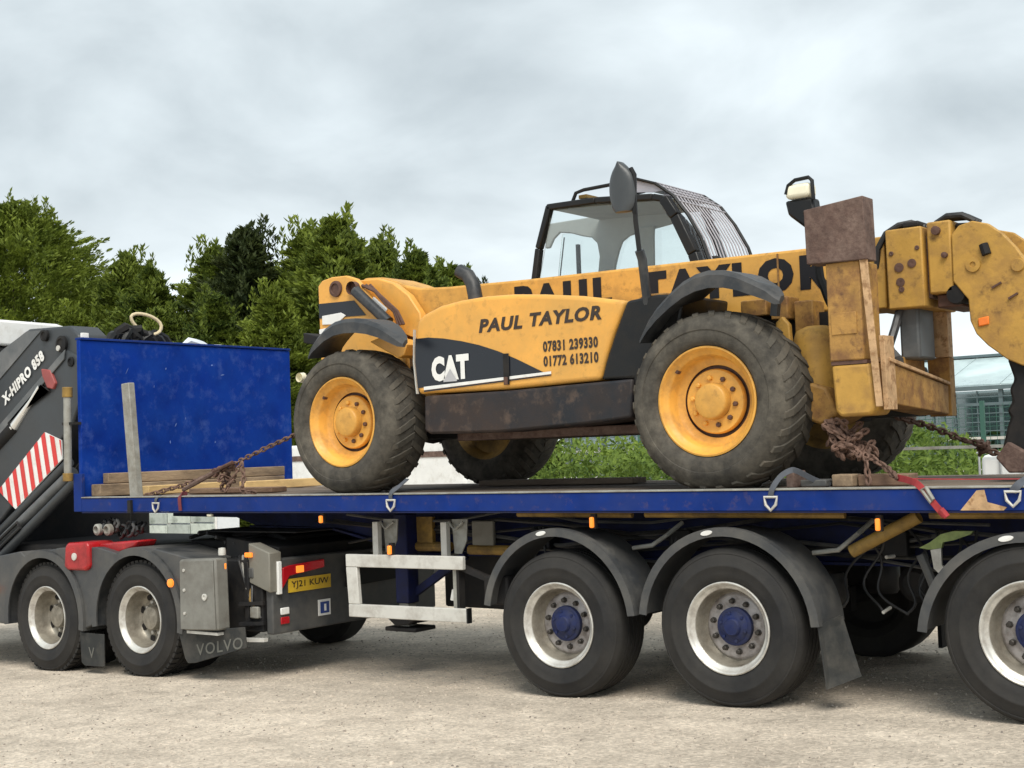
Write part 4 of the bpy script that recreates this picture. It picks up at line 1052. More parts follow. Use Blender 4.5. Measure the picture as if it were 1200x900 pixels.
MB().prism([(-6.66, 3.93), (-6.60, 3.975), (-6.16, 3.965), (-5.60, 3.915), (-5.49, 3.87), (-5.6, 3.86), (-6.16, 3.905)], YN + .04, YF).build('cab_roof', M_int, cab, bevel=.01)
MB().box(-6.95, -5.2, YN - .02, YF + .02, 2.1, 3.0).build('cab_lower', M_yel, cab, bevel=.02)
# far wall with rounded window openings: header and tapering pillars
ZT = 3.97
MB().prism([(-7.27, ZT), (-5.95, ZT), (-5.85, 3.80), (-6.08, 3.775), (-6.20, 3.765), (-6.34, 3.745), (-6.42, 3.70), (-6.46, 3.62), (-6.50, 3.5), (-6.53, 3.35), (-6.56, 3.0), (-6.74, 3.0), (-6.70, 3.40), (-6.67, 3.60), (-6.69, 3.72), (-6.75, 3.78), (-6.85, 3.805), (-6.98, 3.85), (-7.10, 3.87), (-7.17, 3.82), (-7.22, 3.74), (-7.27, 3.74)], YF, YF + .03).build('cab_far_side', M_int, cab, bevel=.01)
MB().prism([(-6.26, 3.80), (-6.06, 3.80), (-6.07, 3.70), (-6.09, 3.0), (-6.24, 3.0), (-6.24, 3.68)], YF - .03, YF - .002).build('cab_pillar', M_int, cab, bevel=.01)
MB().tube([(-6.98, YF - .1, 3.8), (-7.06, YF - .1, 3.35)], .006, 6).build('wiper', M_blk, cab)
MB().box(-6.79, -6.765, YF - .2, YF - .16, 3.0, 3.70).build('window_post', M_blk, cab)
MB().prism([(-6.86, 3.05), (-6.63, 3.92), (-5.50, 3.85), (-5.17, 3.1)], YN + .005, YN + .011).build('side_glass', M_glass, cab)
MB().prism([(-7.24, 3.0), (-7.1, 3.86), (-5.9, 3.82), (-5.5, 3.0)], YF + .04, YF + .046).build('far_glass', M_glass, cab)
g = MB().add([(-5.49, YN + .05, 3.86), (-5.15, YN + .05, 3.1), (-5.15, YF - .05, 3.1), (-5.49, YF - .05, 3.86)], [(0, 1, 2, 3)])
g.build('windscreen', M_glass, cab)
# driver seat and wheel, low in the cab
MB().box(-6.5, -6.38, 1.75, 2.1, 2.9, 3.18).build('seat_back', M_blk, cab, bevel=.04)
# roof guard: slatted top and curved front bars
MB().tube([(-6.42, YN + .02, 3.96), (-6.38, YN + .02, 4.035), (-6.30, YN + .02, 4.05), (-5.98, YN + .02, 4.055)], .016, 8).build('guard_hoop', M_blk, cab)
MB().tube([(-6.42, YF - .3, 3.96), (-6.38, YF - .3, 4.04), (-5.98, YF - .3, 4.055)], .016, 8).build('guard_hoop', M_blk, cab)
MB().box(-6.38, -6.30, YN + .06, YF - .3, 3.99, 4.02).build('beacon_bar', M_ybrown, cab)
GP = [(-5.96, 4.075), (-5.76, 4.06), (-5.58, 3.995), (-5.42, 3.875), (-5.29, 3.70), (-5.18, 3.50), (-5.08, 3.20)]
M_gb = mat('guard_bar_grey', (0.38, .365, .40), .5, var=.2)
M_gt = mat('guard_plate_grey', (0.36, .35, .39), .5, var=.1)
for y in (YN + .02, YF + .02):
    MB().prism([(-6.02, 3.985), (-5.96, 4.085), (-5.76, 4.07), (-5.60, 4.005), (-5.50, 3.93), (-5.62, 3.93)], y - .008, y + .008).build('guard_side', M_gt, cab)
MB().prism([(-5.97, 4.062), (-5.97, 4.074), (-5.77, 4.059), (-5.60, 3.998), (-5.60, 3.986), (-5.77, 4.047)], YN + .03, YF).build('guard_top', M_gt, cab)
nb = 15
for i in range(nb):
    y = YN + .0 + (YF + .02 - YN) * i / (nb - 1)
    MB().tube([(x, y, z) for x, z in GP[1:]], .0065 if 0 < i < nb - 1 else .014, 6).build('guard_bar', M_gb if 0 < i < nb - 1 else M_blk, cab)
for k in range(7):
    x0, z0 = GP[2 + k // 3]; x1, z1 = GP[3 + k // 3]; t = (k % 3) / 3
    if k < 5: MB().tube([(x0 + (x1 - x0) * t, YN, z0 + (z1 - z0) * t + .008), (x0 + (x1 - x0) * t, YF + .02, z0 + (z1 - z0) * t + .008)], .007, 6).build('guard_cross_bar', M_gb, cab)
MB().bar((-5.50, 2.2, 3.84), (-5.27, 2.2, 3.2), .05, .07).build('guard_post', M_blk, cab)
MB().box(-5.20, -5.10, YN + .1, YN + .2, 3.28, 3.36).build('wiper_motor', M_blk, cab, bevel=.02)
# mirror
mi = MB()
nn = 20; mm = 12; vs = []; fs = []
for j in range(mm + 1):
    v = j / mm; zz_ = 3.525 + .36 * v
    TB = [.070, .092, .101, .106, .110, .111, .110, .107, .101, .090, .072, .044, .010]
    hw = TB[j]
    cx_ = -5.055 - .012 * v
    for k in range(nn):
        t = 2 * math.pi * k / nn
        vs.append((cx_ + hw * math.cos(t), .2 + .055 * math.sin(t) * (1 if math.sin(t) < 0 else .6), zz_))
for j in range(mm):
    for k in range(nn):
        fs.append((j * nn + k, j * nn + (k + 1) % nn, (j + 1) * nn + (k + 1) % nn, (j + 1) * nn + k))
fs.append(tuple(range(nn - 1, -1, -1))); fs.append(tuple(range(mm * nn, mm * nn + nn)))
mo = mi.add(vs, fs).build('mirror', M_mirror, th, smooth=60)
MB().box(-4.985, -4.955, .185, .215, 3.50, 3.78).build('mirror_clamp', M_blk, mo, bevel=.008, origin=WLOC[th.name])
MB().tube([(-4.955, .3, 2.86), (-4.955, .25, 3.18), (-4.957, .22, 3.24)], .034, 10).build('mirror_mast', M_fend2, th)
MB().tube([(-4.957, .22, 3.22), (-4.972, .21, 3.45), (-4.968, .20, 3.62), (-4.962, .20, 3.78), (-4.99, .2, 3.83)], .018, 10).build('mirror_arm', M_blk, th)
# work lamp on stalk
MB().box(-3.975, -3.79, .54, .66, 3.505, 3.605).build('work_lamp', M_lampwhite, th, bevel=.028, seg=3)
MB().tube([(-3.97, .55, 3.54), (-3.95, .55, 3.60), (-3.90, .55, 3.63), (-3.80, .55, 3.635), (-3.775, .55, 3.61), (-3.77, .55, 3.48)], .014, 8).build('lamp_guard', M_blk, th)
MB().prism([(-3.99, 3.50), (-3.78, 3.50), (-3.76, 3.30), (-3.83, 3.28), (-3.97, 3.40)], .56, .68).build('lamp_bracket', M_blk, th, bevel=.02)
MB().tube([(-3.80, .5, 3.40), (-3.79, .6, 3.15), (-3.77, .6, 2.95), (-3.72, .6, 2.80), (-3.62, .6, 2.58), (-3.58, .6, 2.40)], .03, 8).build('lamp_cable', M_blk, th)
# front frame, stabiliser
MB().lathe([(.165, 0), (.165, .46), (.14, .54), (.07, .57), (0, .575)], 28).xform(Matrix.Translation((-3.84, .66, 2.06)) @ Matrix.Rotation(R_(90), 4, 'X')).build('stabiliser_ram', M_yel_d, th, smooth=50)
MB().prism([(-4.06, 2.25), (-4.04, 2.66), (-3.99, 2.70), (-3.94, 2.64), (-3.92, 2.25)], .44, .49).build('frame_lug', M_yel_d, th, bevel=.01)
MB().prism([(-3.98, 2.05), (-3.98, 2.30), (-3.70, 2.20), (-3.62, 2.02), (-3.75, 1.95)], .45, .95).build('frame_knuckle', M_rust_y, th, bevel=.02)
MB().box(-4.0, -3.45, .9, 1.7, 2.0, 2.36).build('front_frame', M_dark, th, bevel=.03)
pd = MB().prism([(-3.67, 2.99), (-3.265, 2.98), (-3.27, 3.385), (-3.675, 3.345)], .17, .34).build('stabiliser_pad', M_rust, th, bevel=.006)
MB().box(-3.555, -3.325, .20, .50, 2.352, 2.985).build('stabiliser_leg', M_rust_y, th, bevel=.01)
MB().box(-3.55, -3.31, .21, .50, 2.328, 2.351).build('stabiliser_seam', M_pin, th)
MB().box(-3.53, -3.36, .192, .1995, 2.52, 2.66).build('stabiliser_wear_plate', M_rust_y, th, bevel=.003)
MB().prism([(-3.535, 2.03), (-3.55, 2.327), (-3.29, 2.327), (-3.27, 2.04), (-3.30, 2.0), (-3.50, 1.995)], .205, .50).build('stabiliser_foot_box', M_yel_d, th, bevel=.02)
MB().prism([(-3.32, 3.0), (-3.27, 3.0), (-3.215, 2.05), (-3.255, 2.05)], .185, .205).build('sleeve_flange', M_tan, th, bevel=.003)  # brighter tan puts light on the leg's side into the colour
MB().prism([(-3.245, 2.50), (-3.21, 2.50), (-3.205, 2.03), (-3.235, 2.03)], .26, .42).build('sleeve_flange', M_tan, th, bevel=.003)
# transverse beam
MB().prism_x([(.32, 2.07), (.32, 2.33), (1.40, 2.20), (1.38, 2.0)], -3.42, -3.21).build('cross_beam', M_rust_y, th, bevel=.008)
MB().prism_x([(.32, 2.335), (.32, 2.36), (1.40, 2.225), (1.40, 2.205)], -3.36, -3.195).build('beam_flange', M_tan, th, bevel=.004)
MB().box(-3.62, -3.37, .6, 1.4, 2.12, 2.40).build('beam_back_plate', M_rust_y, th, bevel=.01)
MB().box(-3.36, -3.205, 1.42, 1.52, 1.99, 2.40).build('beam_end_plate', M_rust_y, th, bevel=.004)
MB().box(-3.40, -3.26, 1.02, 1.32, 2.38, 2.76).build('far_leg', M_crane_l, th, bevel=.02)
MB().box(-3.30, -3.20, 1.40, 1.50, 2.401, 2.80).build('far_leg_edge', M_tan, th, bevel=.006)
MB().tube([(-3.38, 1.0, 2.72), (-3.40, .95, 2.60), (-3.42, .85, 2.44), (-3.44, .8, 2.38)], .03, 8).build('hose', M_fend2, th)
MB().tube([(-3.50, .70, 2.44), (-3.3, .60, 2.40), (-3.22, .5, 2.34)], .04, 8).build('hose', M_fend, th)
# boom nose collars and head
MB().box(-3.62, -3.46, .97, 1.49, 2.74, 3.235).build('boom_collar', M_yel_d, th, bevel=.01)
cl_ = MB().box(-3.43, -3.175, .92, 1.54, 2.72, 3.265).build('boom_collar', M_yel_d, th, bevel=.012)
for x, z, r in ((-3.34, 3.0, .032), (-3.25, 3.02, .03), (-3.335, 2.90, .03), (-3.33, 2.85, .02), (-3.21, 3.12, .016), (-3.39, 3.10, .016)):
    MB().lathe([(r, 0), (r, -.006), (r * .6, -.008), (0, -.004)], 14, (x, .919, z)).build('bolt', M_pin, cl_, origin=WLOC[th.name])
MB().box(-3.46, -3.15, 1.0, 1.46, 2.78, 3.2).build('inner_boom', M_rust, th, bevel=.01)
MB().box(-3.15, -2.985, .94, 1.52, 2.80, 3.285).build('boom_nose', M_yel_d, th, bevel=.014)
MB().box(-3.12, -2.95, 1.0, 1.5, 2.71, 2.798).build('wear_pad', M_pin, th, bevel=.01)
MB().lathe([(.06, -.03), (.066, .0), (.066, .5), (.06, .55)], 20, (-2.975, .97, 2.785), cap0=True).build('tilt_ram_end', M_dark, th)
HD = [(-2.98, 3.18), (-2.93, 3.235), (-2.84, 3.255), (-2.74, 3.225), (-2.65, 3.15), (-2.57, 3.05), (-2.50, 2.93), (-2.44, 2.78), (-2.40, 2.6), (-2.40, 2.32), (-2.48, 2.27), (-2.57, 2.285), (-2.66, 2.33), (-2.78, 2.43), (-2.85, 2.51), (-2.885, 2.60), (-2.89, 2.74), (-2.985, 2.87)]
hd = MB().prism(HD, .93, .99).build('boom_head', M_yel_d, th, bevel=.008)
MB().prism(HD, 1.47, 1.53).build('boom_head', M_yel_d, th, bevel=.008)
MB().prism([(-2.94, 3.12), (-2.80, 3.17), (-2.62, 3.02), (-2.50, 2.75), (-2.50, 2.45), (-2.75, 2.6), (-2.9, 2.95)], 1.0, 1.46).build('head_web', M_yel_d, th)
MB().lathe([(.05, 0), (.048, -.012), (.02, -.014), (.018, -.004), (0, -.004)], 20, (-2.845, .929, 2.965)).build('head_pin', M_yel_d, hd, origin=WLOC[th.name])
MB().tube([(-2.77, .92, 3.09), (-2.75, .915, 3.02)], .03, 10).build('hose_port', M_dark, hd, origin=WLOC[th.name])
MB().prism([(-2.83, 2.555), (-2.83, 2.61), (-2.76, 2.62), (-2.76, 2.565)], .915, .929).build('side_reflector', M_orange, hd, bevel=.008, origin=WLOC[th.name])
for x, z in ((-2.70, 2.80), (-2.60, 2.72)):
    MB().bar((x - .03, .926, z), (x + .03, .926, z + .03), .02, .012).build('weld_scar', M_pin, hd, origin=WLOC[th.name])
MB().lathe([(.045, 0), (.04, -.014), (0, -.014)], 16, (-2.56, .929, 2.93)).build('head_pin', M_yel_d, hd, origin=WLOC[th.name])
# hoses above the nose
for k in range(3):
    MB().tube([(-3.52, .98 + .05 * k, 3.02 - .05 * k), (-3.50, .96 + .05 * k, 3.15), (-3.44, .97 + .05 * k, 3.25), (-3.36, 1.0 + .05 * k, 3.30 + .01 * k), (-3.28, 1.02 + .05 * k, 3.31), (-3.20, 1.05 + .05 * k, 3.27)], .022, 8).build('boom_hose', M_hose, th)
    MB().tube([(-3.10, 1.0 + .06 * k, 3.28), (-3.02, .98 + .06 * k, 3.315), (-2.92, .98 + .06 * k, 3.31), (-2.85, 1.0 + .06 * k, 3.27), (-2.88, 1.03 + .06 * k, 3.24), (-2.98, 1.05 + .06 * k, 3.25)], .022, 8).build('boom_hose', M_hose, th)
MB().box(-3.32, -3.20, .95, 1.2, 3.266, 3.31).build('hose_block', M_dark, th, bevel=.015)
MB().lathe([(.03, 0), (.03, -.03), (0, -.035)], 10, (-3.08, .94, 3.22)).build('hose_fitting', M_pin, th)
MB().lathe([(.02, 0), (.02, -.03), (0, -.035)], 10, (-3.03, .94, 3.05)).build('hose_fitting', M_pin, th)
# quick hitch below the head
MB().prism([(-2.68, 2.34), (-2.45, 2.30), (-2.30, 2.0), (-2.28, 1.62), (-2.50, 1.58), (-2.70, 1.64), (-2.745, 1.74), (-2.70, 1.90), (-2.675, 1.96), (-2.70, 2.0), (-2.66, 2.06), (-2.675, 2.14), (-2.64, 2.2)], .98, 1.48).build('quick_hitch', M_dark, th, bevel=.02)
MB().prism([(-2.76, 1.70), (-2.68, 1.80), (-2.55, 1.72), (-2.55, 1.60), (-2.68, 1.60)], .90, .97).build('hitch_latch', M_rust, th, bevel=.01)
# counter frame under boom, extended as a dark box for the gap's shade
MB().box(-5.1, -3.62, .80, 1.12, 2.45, 2.738).build('cradle_gap_shade', M_dark, th)

# ------------------------------------------------------------------ chains, straps, timber on the deck
def chain(name, pts, label, cat='chain', link=.062, wr=.0085, m=None, seed=1):
    rnd = random.Random(seed)
    pts = [Vector(p) for p in pts]
    mb = MB(); d_acc = 0; k = 0
    for a, b in zip(pts[:-1], pts[1:]):
        L = (b - a).length; d = (b - a).normalized()
        n = max(1, int(L / (link * .66)))
        for i in range(n):
            c = a + d * (L * (i + .5) / n)
            u = d.cross(Vector((0, 0, 1)) if abs(d.z) < .9 else Vector((1, 0, 0))).normalized(); v = d.cross(u)
            tw = (math.pi / 2 if k % 2 else 0) + rnd.uniform(-.4, .4) + .5
            s = u * math.cos(tw) + v * math.sin(tw)
            ring = []
            for q in range(8):
                t = 2 * math.pi * q / 8
                ring.append(c + d * (link * .5 * math.cos(t)) + s * (link * .30 * math.sin(t)))
            mb.tube(ring, wr, 5, closed=True)
            k += 1
    o = mb.build(name, m or M_chain, smooth=60, fix=False, origin=pts[0])
    tag(o, label, cat)
    return o
def heap(c, r, n, seed):
    rnd = random.Random(seed); c = Vector(c); P = []
    for i in range(n):
        P.append(c + Vector((rnd.uniform(-r, r), rnd.uniform(-.1, .1), rnd.uniform(-r, r) * .8)))
    return P
# near front chain by the headboard
chain('tie_down_chain', [(-10.50, .02, 1.50), (-10.35, .10, 1.565), (-10.05, .25, 1.64), (-9.75, .30, 1.72), (-9.5, .32, 1.79), (-9.30, .33, 1.86), (-9.02, .40, 1.97), (-8.60, .50, 2.12), (-8.30, .6, 2.2)],
      'rusty chain running from the blue deck edge up to the left rear tyre', seed=2)
hp = [(-9.60, .30, 1.78)] + heap((-9.5, .30, 1.72), .10, 9, 5) + [(-9.50, .25, 1.60), (-9.42, .22, 1.58), (-9.35, .28, 1.72), (-9.28, .30, 1.84), (-9.22, .27, 1.70), (-9.20, .22, 1.58), (-9.05, .25, 1.565)]
chain('loose_chain', hp, 'rusty loose chain end dangling in a bunch before the blue headboard', seed=3)
lbd = thing('load_binder', 'rusty lever load binder on the chain before the blue headboard', 'binder', (-9.75, .28, 1.70))
MB().tube([(-9.98, .2, 1.60), (-9.80, .24, 1.68), (-9.55, .28, 1.78)], [.02, .026, .02], 8).build('lever', M_rust, lbd)
MB().lathe([(.04, -.02), (.045, 0), (.04, .02)], 12, (-9.62, .28, 1.75), cap0=True, cap1=True).build('jaw', M_pin, lbd)
MB().tube([(-9.62, .26, 1.76), (-9.40, .30, 1.84)], .018, 8).build('hook', M_pin, lbd)
# right near chain: heaped over the wheel side
cc = [(-3.90, .75, 2.09), (-3.76, .55, 2.03), (-3.66, .45, 1.97)] + heap((-3.58, .38, 1.90), .10, 30, 11) + heap((-3.50, .36, 1.82), .12, 34, 12) + heap((-3.42, .34, 1.77), .08, 14, 13) + [(-3.36, .3, 1.74), (-3.22, .22, 1.665), (-3.12, .12, 1.605)]
chain('tie_down_chain', cc, 'heaped rusty chain hanging by the front axle down to the red strap', seed=4, link=.055, wr=.0095)
chain('loose_chain', [(-3.38, .28, 1.76), (-3.36, .25, 1.66), (-3.34, .22, 1.565)], 'short rusty chain tail hanging beside the red strap', seed=6)
# far right chain
c3 = [(-3.75, 1.7, 2.02), (-3.55, 1.9, 1.93), (-3.42, 2.0, 1.86)] + [(-3.36, 2.05, 1.82)] + heap((-3.24, 2.1, 1.755), .06, 8, 15) + [(-3.10, 2.15, 1.70), (-2.95, 2.2, 1.63), (-2.7, 2.4, 1.56)]
chain('tie_down_chain', c3, 'dark rusty chain stretched behind the cross beam to the far deck edge', seed=7, wr=.012)
# red strap
st = thing('ratchet_strap', 'red webbing strap with hook over the blue deck edge', 'strap', (-2.9, .1, 1.55))
def ribbon(pts, w, name, m, parent, upv=(0, 1, 0)):
    P = [Vector(p) for p in pts]; Q = []
    for i in range(len(P) - 1):
        p0, p1, p2, p3 = P[max(i - 1, 0)], P[i], P[i + 1], P[min(i + 2, len(P) - 1)]
        for q in range(5):
            t = q / 5
            Q.append(.5 * ((2 * p1) + (p2 - p0) * t + (2 * p0 - 5 * p1 + 4 * p2 - p3) * t * t + (3 * p1 - p0 - 3 * p2 + p3) * t ** 3))
    Q.append(P[-1])
    vs = []; fs = []; U = Vector(upv); n = len(Q)
    for i, p in enumerate(Q):
        d = (Q[min(i + 1, n - 1)] - Q[max(i - 1, 0)]).normalized()
        a = d.cross(U)
        if a.length < .05: a = d.cross(Vector((.3, .2, 1)))
        a.normalize(); b = a.cross(d)
        for s1, s2 in ((-1, -1), (1, -1), (1, 1), (-1, 1)):
            vs.append(p + a * (w / 2 * s1) + b * (.003 * s2))
    for i in range(n - 1):
        for k in range(4):
            fs.append((i * 4 + k, i * 4 + (k + 1) % 4, i * 4 + 4 + (k + 1) % 4, i * 4 + 4 + k))
    fs += [(0, 1, 2, 3), tuple(range(4 * n - 1, 4 * n - 5, -1))]
    return MB().add(vs, fs).build(name, m, parent)
ribbon([(-3.12, .14, 1.605), (-3.02, .06, 1.59), (-2.93, -.025, 1.565), (-2.86, -.03, 1.48), (-2.78, -.03, 1.38)], .04, 'webbing', M_redstrap, st)
ribbon([(-3.05, .1, 1.60), (-2.7, .25, 1.585), (-2.2, .6, 1.57)], .04, 'webbing', M_redstrap, st, (0, 0, 1))
MB().tube([(-2.91, -.035, 1.54), (-2.855, -.035, 1.46), (-2.84, -.04, 1.48), (-2.88, -.04, 1.55)], .012, 6, closed=True).build('hook', M_galv, st)
MB().tube([(-2.80, -.035, 1.42), (-2.765, -.03, 1.375)], .02, 8).build('strap_end', M_redstrap, st)
# grey straps with claw hooks
def hooked(x, label, pts, wdt=.05):
    t = thing('lashing_strap', label, 'strap', (x, -.02, 1.55), 'grey lashing straps hooked on the deck edge')
    ribbon(pts, wdt, 'webbing', M_greystrap, t, (0, 1, 0))
    px, _, pz = pts[-1]
    MB().tube([(px - .045, -.028, pz), (px + .045, -.028, pz), (px + .035, -.032, pz - .05), (px, -.034, pz - .085), (px - .035, -.032, pz - .05)], .010, 6, closed=True).build('claw_hook', M_alu, t)
    return t
hooked(-7.17, 'thin grey lashing strap hanging on the deck edge right of the rear tyre', [(-7.13, .12, 1.66), (-7.14, .02, 1.60), (-7.17, -.03, 1.56), (-7.18, -.03, 1.50)], .035)
hooked(-3.88, 'grey lashing strap hooked on the deck edge below the front tyre', [(-3.60, .22, 1.56), (-3.68, .16, 1.60), (-3.76, .08, 1.66), (-3.79, .05, 1.665), (-3.84, .01, 1.63), (-3.88, -.03, 1.56), (-3.90, -.03, 1.50)], .036)
hooked(-2.38, 'grey lashing strap hooked on the deck edge at the rusty patch', [(-2.30, .1, 1.60), (-2.34, -.02, 1.565), (-2.38, -.03, 1.52)], .045)
hooked(-10.05, 'short pale lashing strap hooked on the deck edge next to the stake post', [(-10.08, .02, 1.56), (-10.08, -.03, 1.53), (-10.09, -.03, 1.49)], .03)
# small red strap near stake
rs = thing('ratchet_strap', 'short dark red strap end hanging near the stake post', 'strap', (-9.72, -.02, 1.55))
ribbon([(-9.80, .1, 1.57), (-9.75, -.025, 1.555), (-9.74, -.03, 1.42)], .04, 'webbing', mat('dark_red_webbing', (.16, .03, .04), .8), rs)
# timber
def baulk(x0, x1, y0, y1, z0, z1, label, m, name='timber_baulk', rot=0):
    mb = MB().box(-(x1 - x0) / 2, (x1 - x0) / 2, -(y1 - y0) / 2, (y1 - y0) / 2, 0, z1 - z0)
    c = Vector(((x0 + x1) / 2, (y0 + y1) / 2, z0))
    o = mb.build(name, m, bevel=.008, origin=(0, 0, 0)); o.location = c; o.rotation_euler = (0, 0, rot)
    tag(o, label, 'timber')
    return o
baulk(-11.27, -11.12, .12, 2.55, 1.551, 1.67, 'pale timber baulk lying along the foot of the blue headboard', M_baulk)
baulk(-11.26, -11.17, .25, 2.60, 1.673, 1.775, 'grey timber batten on top of the pale baulk against the headboard', M_baulk)
baulk(-10.90, -10.78, .35, 1.5, 1.551, 1.64, 'bright yellow timber batten on the deck between stake post and chain', M_baulk_y, rot=.15)
baulk(-10.55, -10.45, 1.4, 2.5, 1.551, 1.64, 'bright yellow timber batten on the deck behind the chain', M_baulk_y, rot=-.05)
baulk(-10.3, -9.2, .55, .75, 1.551, 1.60, 'brown board lying on the deck under the rusty chain', M_brd, 'timber_board', rot=.05)
baulk(-7.5, -5.9, 1.5, 1.72, 1.551, 1.60, 'long brown board on the deck under the far rear tyre', M_wood, 'timber_board', rot=.02)
baulk(-3.78, -3.60, .16, .36, 1.554, 1.60, 'grey timber wedge on the deck touching the front tyre', M_fend, 'timber_wedge')
baulk(-3.58, -3.44, .2, .36, 1.551, 1.63, 'orange brown timber block on the deck beside the front tyre', M_baulk, 'timber_block')
baulk(-3.43, -3.10, .26, .44, 1.551, 1.625, 'grey brown board end on the deck under the heaped chain', M_brd, 'timber_block')
baulk(-3.86, -3.80, .12, .3, 1.551, 1.66, 'small reddish block wedged against the front tyre tread', M_rust, 'timber_block')

# stuff on headboard top
rg = MB(); cN = Vector((-11.5, 1.0, 3.315))
ring = [cN + Vector((.05 * math.cos(t), .15 * math.cos(t) + .02 * math.sin(2 * t), .10 * math.sin(t) - .045 * math.cos(t))) for t in [2 * math.pi * i / 20 for i in range(20)]]
rg.tube(ring, .018, 8, closed=True)
tag(rg.build('rope_loop', M_rope, origin=cN), 'pale rope loop standing up behind the top of the blue headboard', 'rope')
blk = thing('sheet_bundle', 'dark folded tarpaulin bundle behind the top of the blue headboard', 'bundle', (-11.5, .75, 3.1))
mbb = MB()
for k in range(6):
    mbb = MB()
    y0 = .45 + .1 * k
    pts = [(-11.52 + random.uniform(-.04, .04), y0 + .06 * q, 3.02 + .19 * math.sin(math.pi * q / 7) + random.uniform(-.025, .03) + .04 * (k in (1, 2))) for q in range(8)]
    mbb.tube(pts, [.02, .04, .05, .055, .05, .05, .04, .02], 7)
    mbb.build('fold', M_dark if k % 2 else M_blk, blk)
pw = MB()
pts = [(-11.48, 1.45 + .09 * i, 3.11 + .035 * math.sin(i * 1.1) + .02 * (i % 2)) for i in range(7)]
pw.tube(pts, [.02, .04, .05, .045, .05, .035, .02], 8)
tag(pw.build('plastic_sheet', M_sheet, origin=pts[0]), 'crumpled white plastic sheet on the top edge of the blue headboard', 'sheet')

# ------------------------------------------------------------------ background: trees
def conifer_mesh(H, R, nb, seed, ex=.6, ns0=78):
    rnd = random.Random(seed); vs = []; fs = []
    def spray(p, d, L, w):
        d = d.normalized()
        u = d.cross(Vector((rnd.uniform(-1, 1), rnd.uniform(-1, 1), rnd.uniform(-1, 1)))).normalized()
        v = d.cross(u) * .12 * L
        k = len(vs)
        vs.extend([p - u * w * .2, p + u * w * .2, p + d * L * .5 + u * w * .5 + v, p + d * L * 1.02, p + d * L * .55 - u * w * .5 - v])
        fs.append((k, k + 1, k + 2, k + 3, k + 4))
    for i in range(nb):
        f = rnd.random() ** .95
        h = .2 + f * (H - .25)
        rr = R * (1 - h / H) ** ex * rnd.choice((.5, .65, .75, .85, .95, 1.0, 1.05, 1.12, 1.25, 1.5)) + .06
        a = rnd.uniform(0, 2 * math.pi)
        rise = rnd.uniform(.25, .75)
        dirv = Vector((math.cos(a), math.sin(a), rise)).normalized()
        tip = Vector((math.cos(a) * rr, math.sin(a) * rr, h + rnd.uniform(-.15, .25)))
        L = min(rr, 1.0 + .25 * rr)
        base = tip - dirv * L
        side = Vector((-math.sin(a), math.cos(a), 0))
        for s_ in range(ns0):
            q = rnd.random() ** .6
            w_ = ((1 - q) * .42 + .05) * min(1, .25 + rr / 1.1)
            p = base + dirv * (L * q) + side * rnd.gauss(0, w_ * .6) + Vector((0, 0, rnd.gauss(0, w_ * .35) - .10 * q))
            sd_ = dirv + side * rnd.uniform(-.9, .9) + Vector((0, 0, rnd.uniform(-.35, .7)))
            spray(p, sd_, rnd.uniform(.10, .22), rnd.uniform(.024, .046))
    # side leaders that stand up out of the crown
    for c_ in range(26 if R < 4 else 60):
        h0 = H * (1 - .42 * rnd.random() ** 1.3) - .5; a = rnd.uniform(0, 6.28)
        r0 = R * (1 - min(.995, h0 / H)) ** ex * rnd.uniform(.65, 1.05)
        hh = rnd.uniform(.6, 1.25)
        for k in range(60):
            q = k / 60
            g = .17 * (1 - q) + .010
            spray(Vector((math.cos(a) * (r0 + .08 * q) + rnd.gauss(0, g * .8), math.sin(a) * (r0 + .08 * q) + rnd.gauss(0, g * .8), h0 + hh * q)), Vector((rnd.uniform(-.8, .8), rnd.uniform(-.8, .8), 1.0)), rnd.uniform(.12, .26), .042)
    for k in range(170):
        h = H - 1.5 + 1.6 * k / 170
        g = .13 * (H + .1 - h) + .006
        spray(Vector((rnd.gauss(0, g), rnd.gauss(0, g), h)), Vector((rnd.uniform(-.6, .6), rnd.uniform(-.6, .6), 1.0)), rnd.uniform(.12, .26), .04)
    return vs, fs
def tree_mesh(nm, H, R, nb, seed, m, ex=.6, ns0=78):
    v, f = conifer_mesh(H, R, nb, seed, ex, ns0)
    return MB().add(v, f).mesh(nm, m, smooth=0, fix=False)
CM = [tree_mesh('crown', 9, 3.6, 1050, 21, M_conif, .86), tree_mesh('crown', 9, 3.9, 1100, 22, M_conif, .92), tree_mesh('crown', 9, 3.0, 850, 23, M_conif_d, .82)]
CB = tree_mesh('crown', 12, 6.4, 3200, 31, M_conif, .58, 54)
TK = MB().tube([(0, 0, -.3), (0.03, 0, 2), (-.03, .02, 5), (0, 0, 8.6)], [.2, .16, .1, .02], 8).mesh('trunk', M_bark)
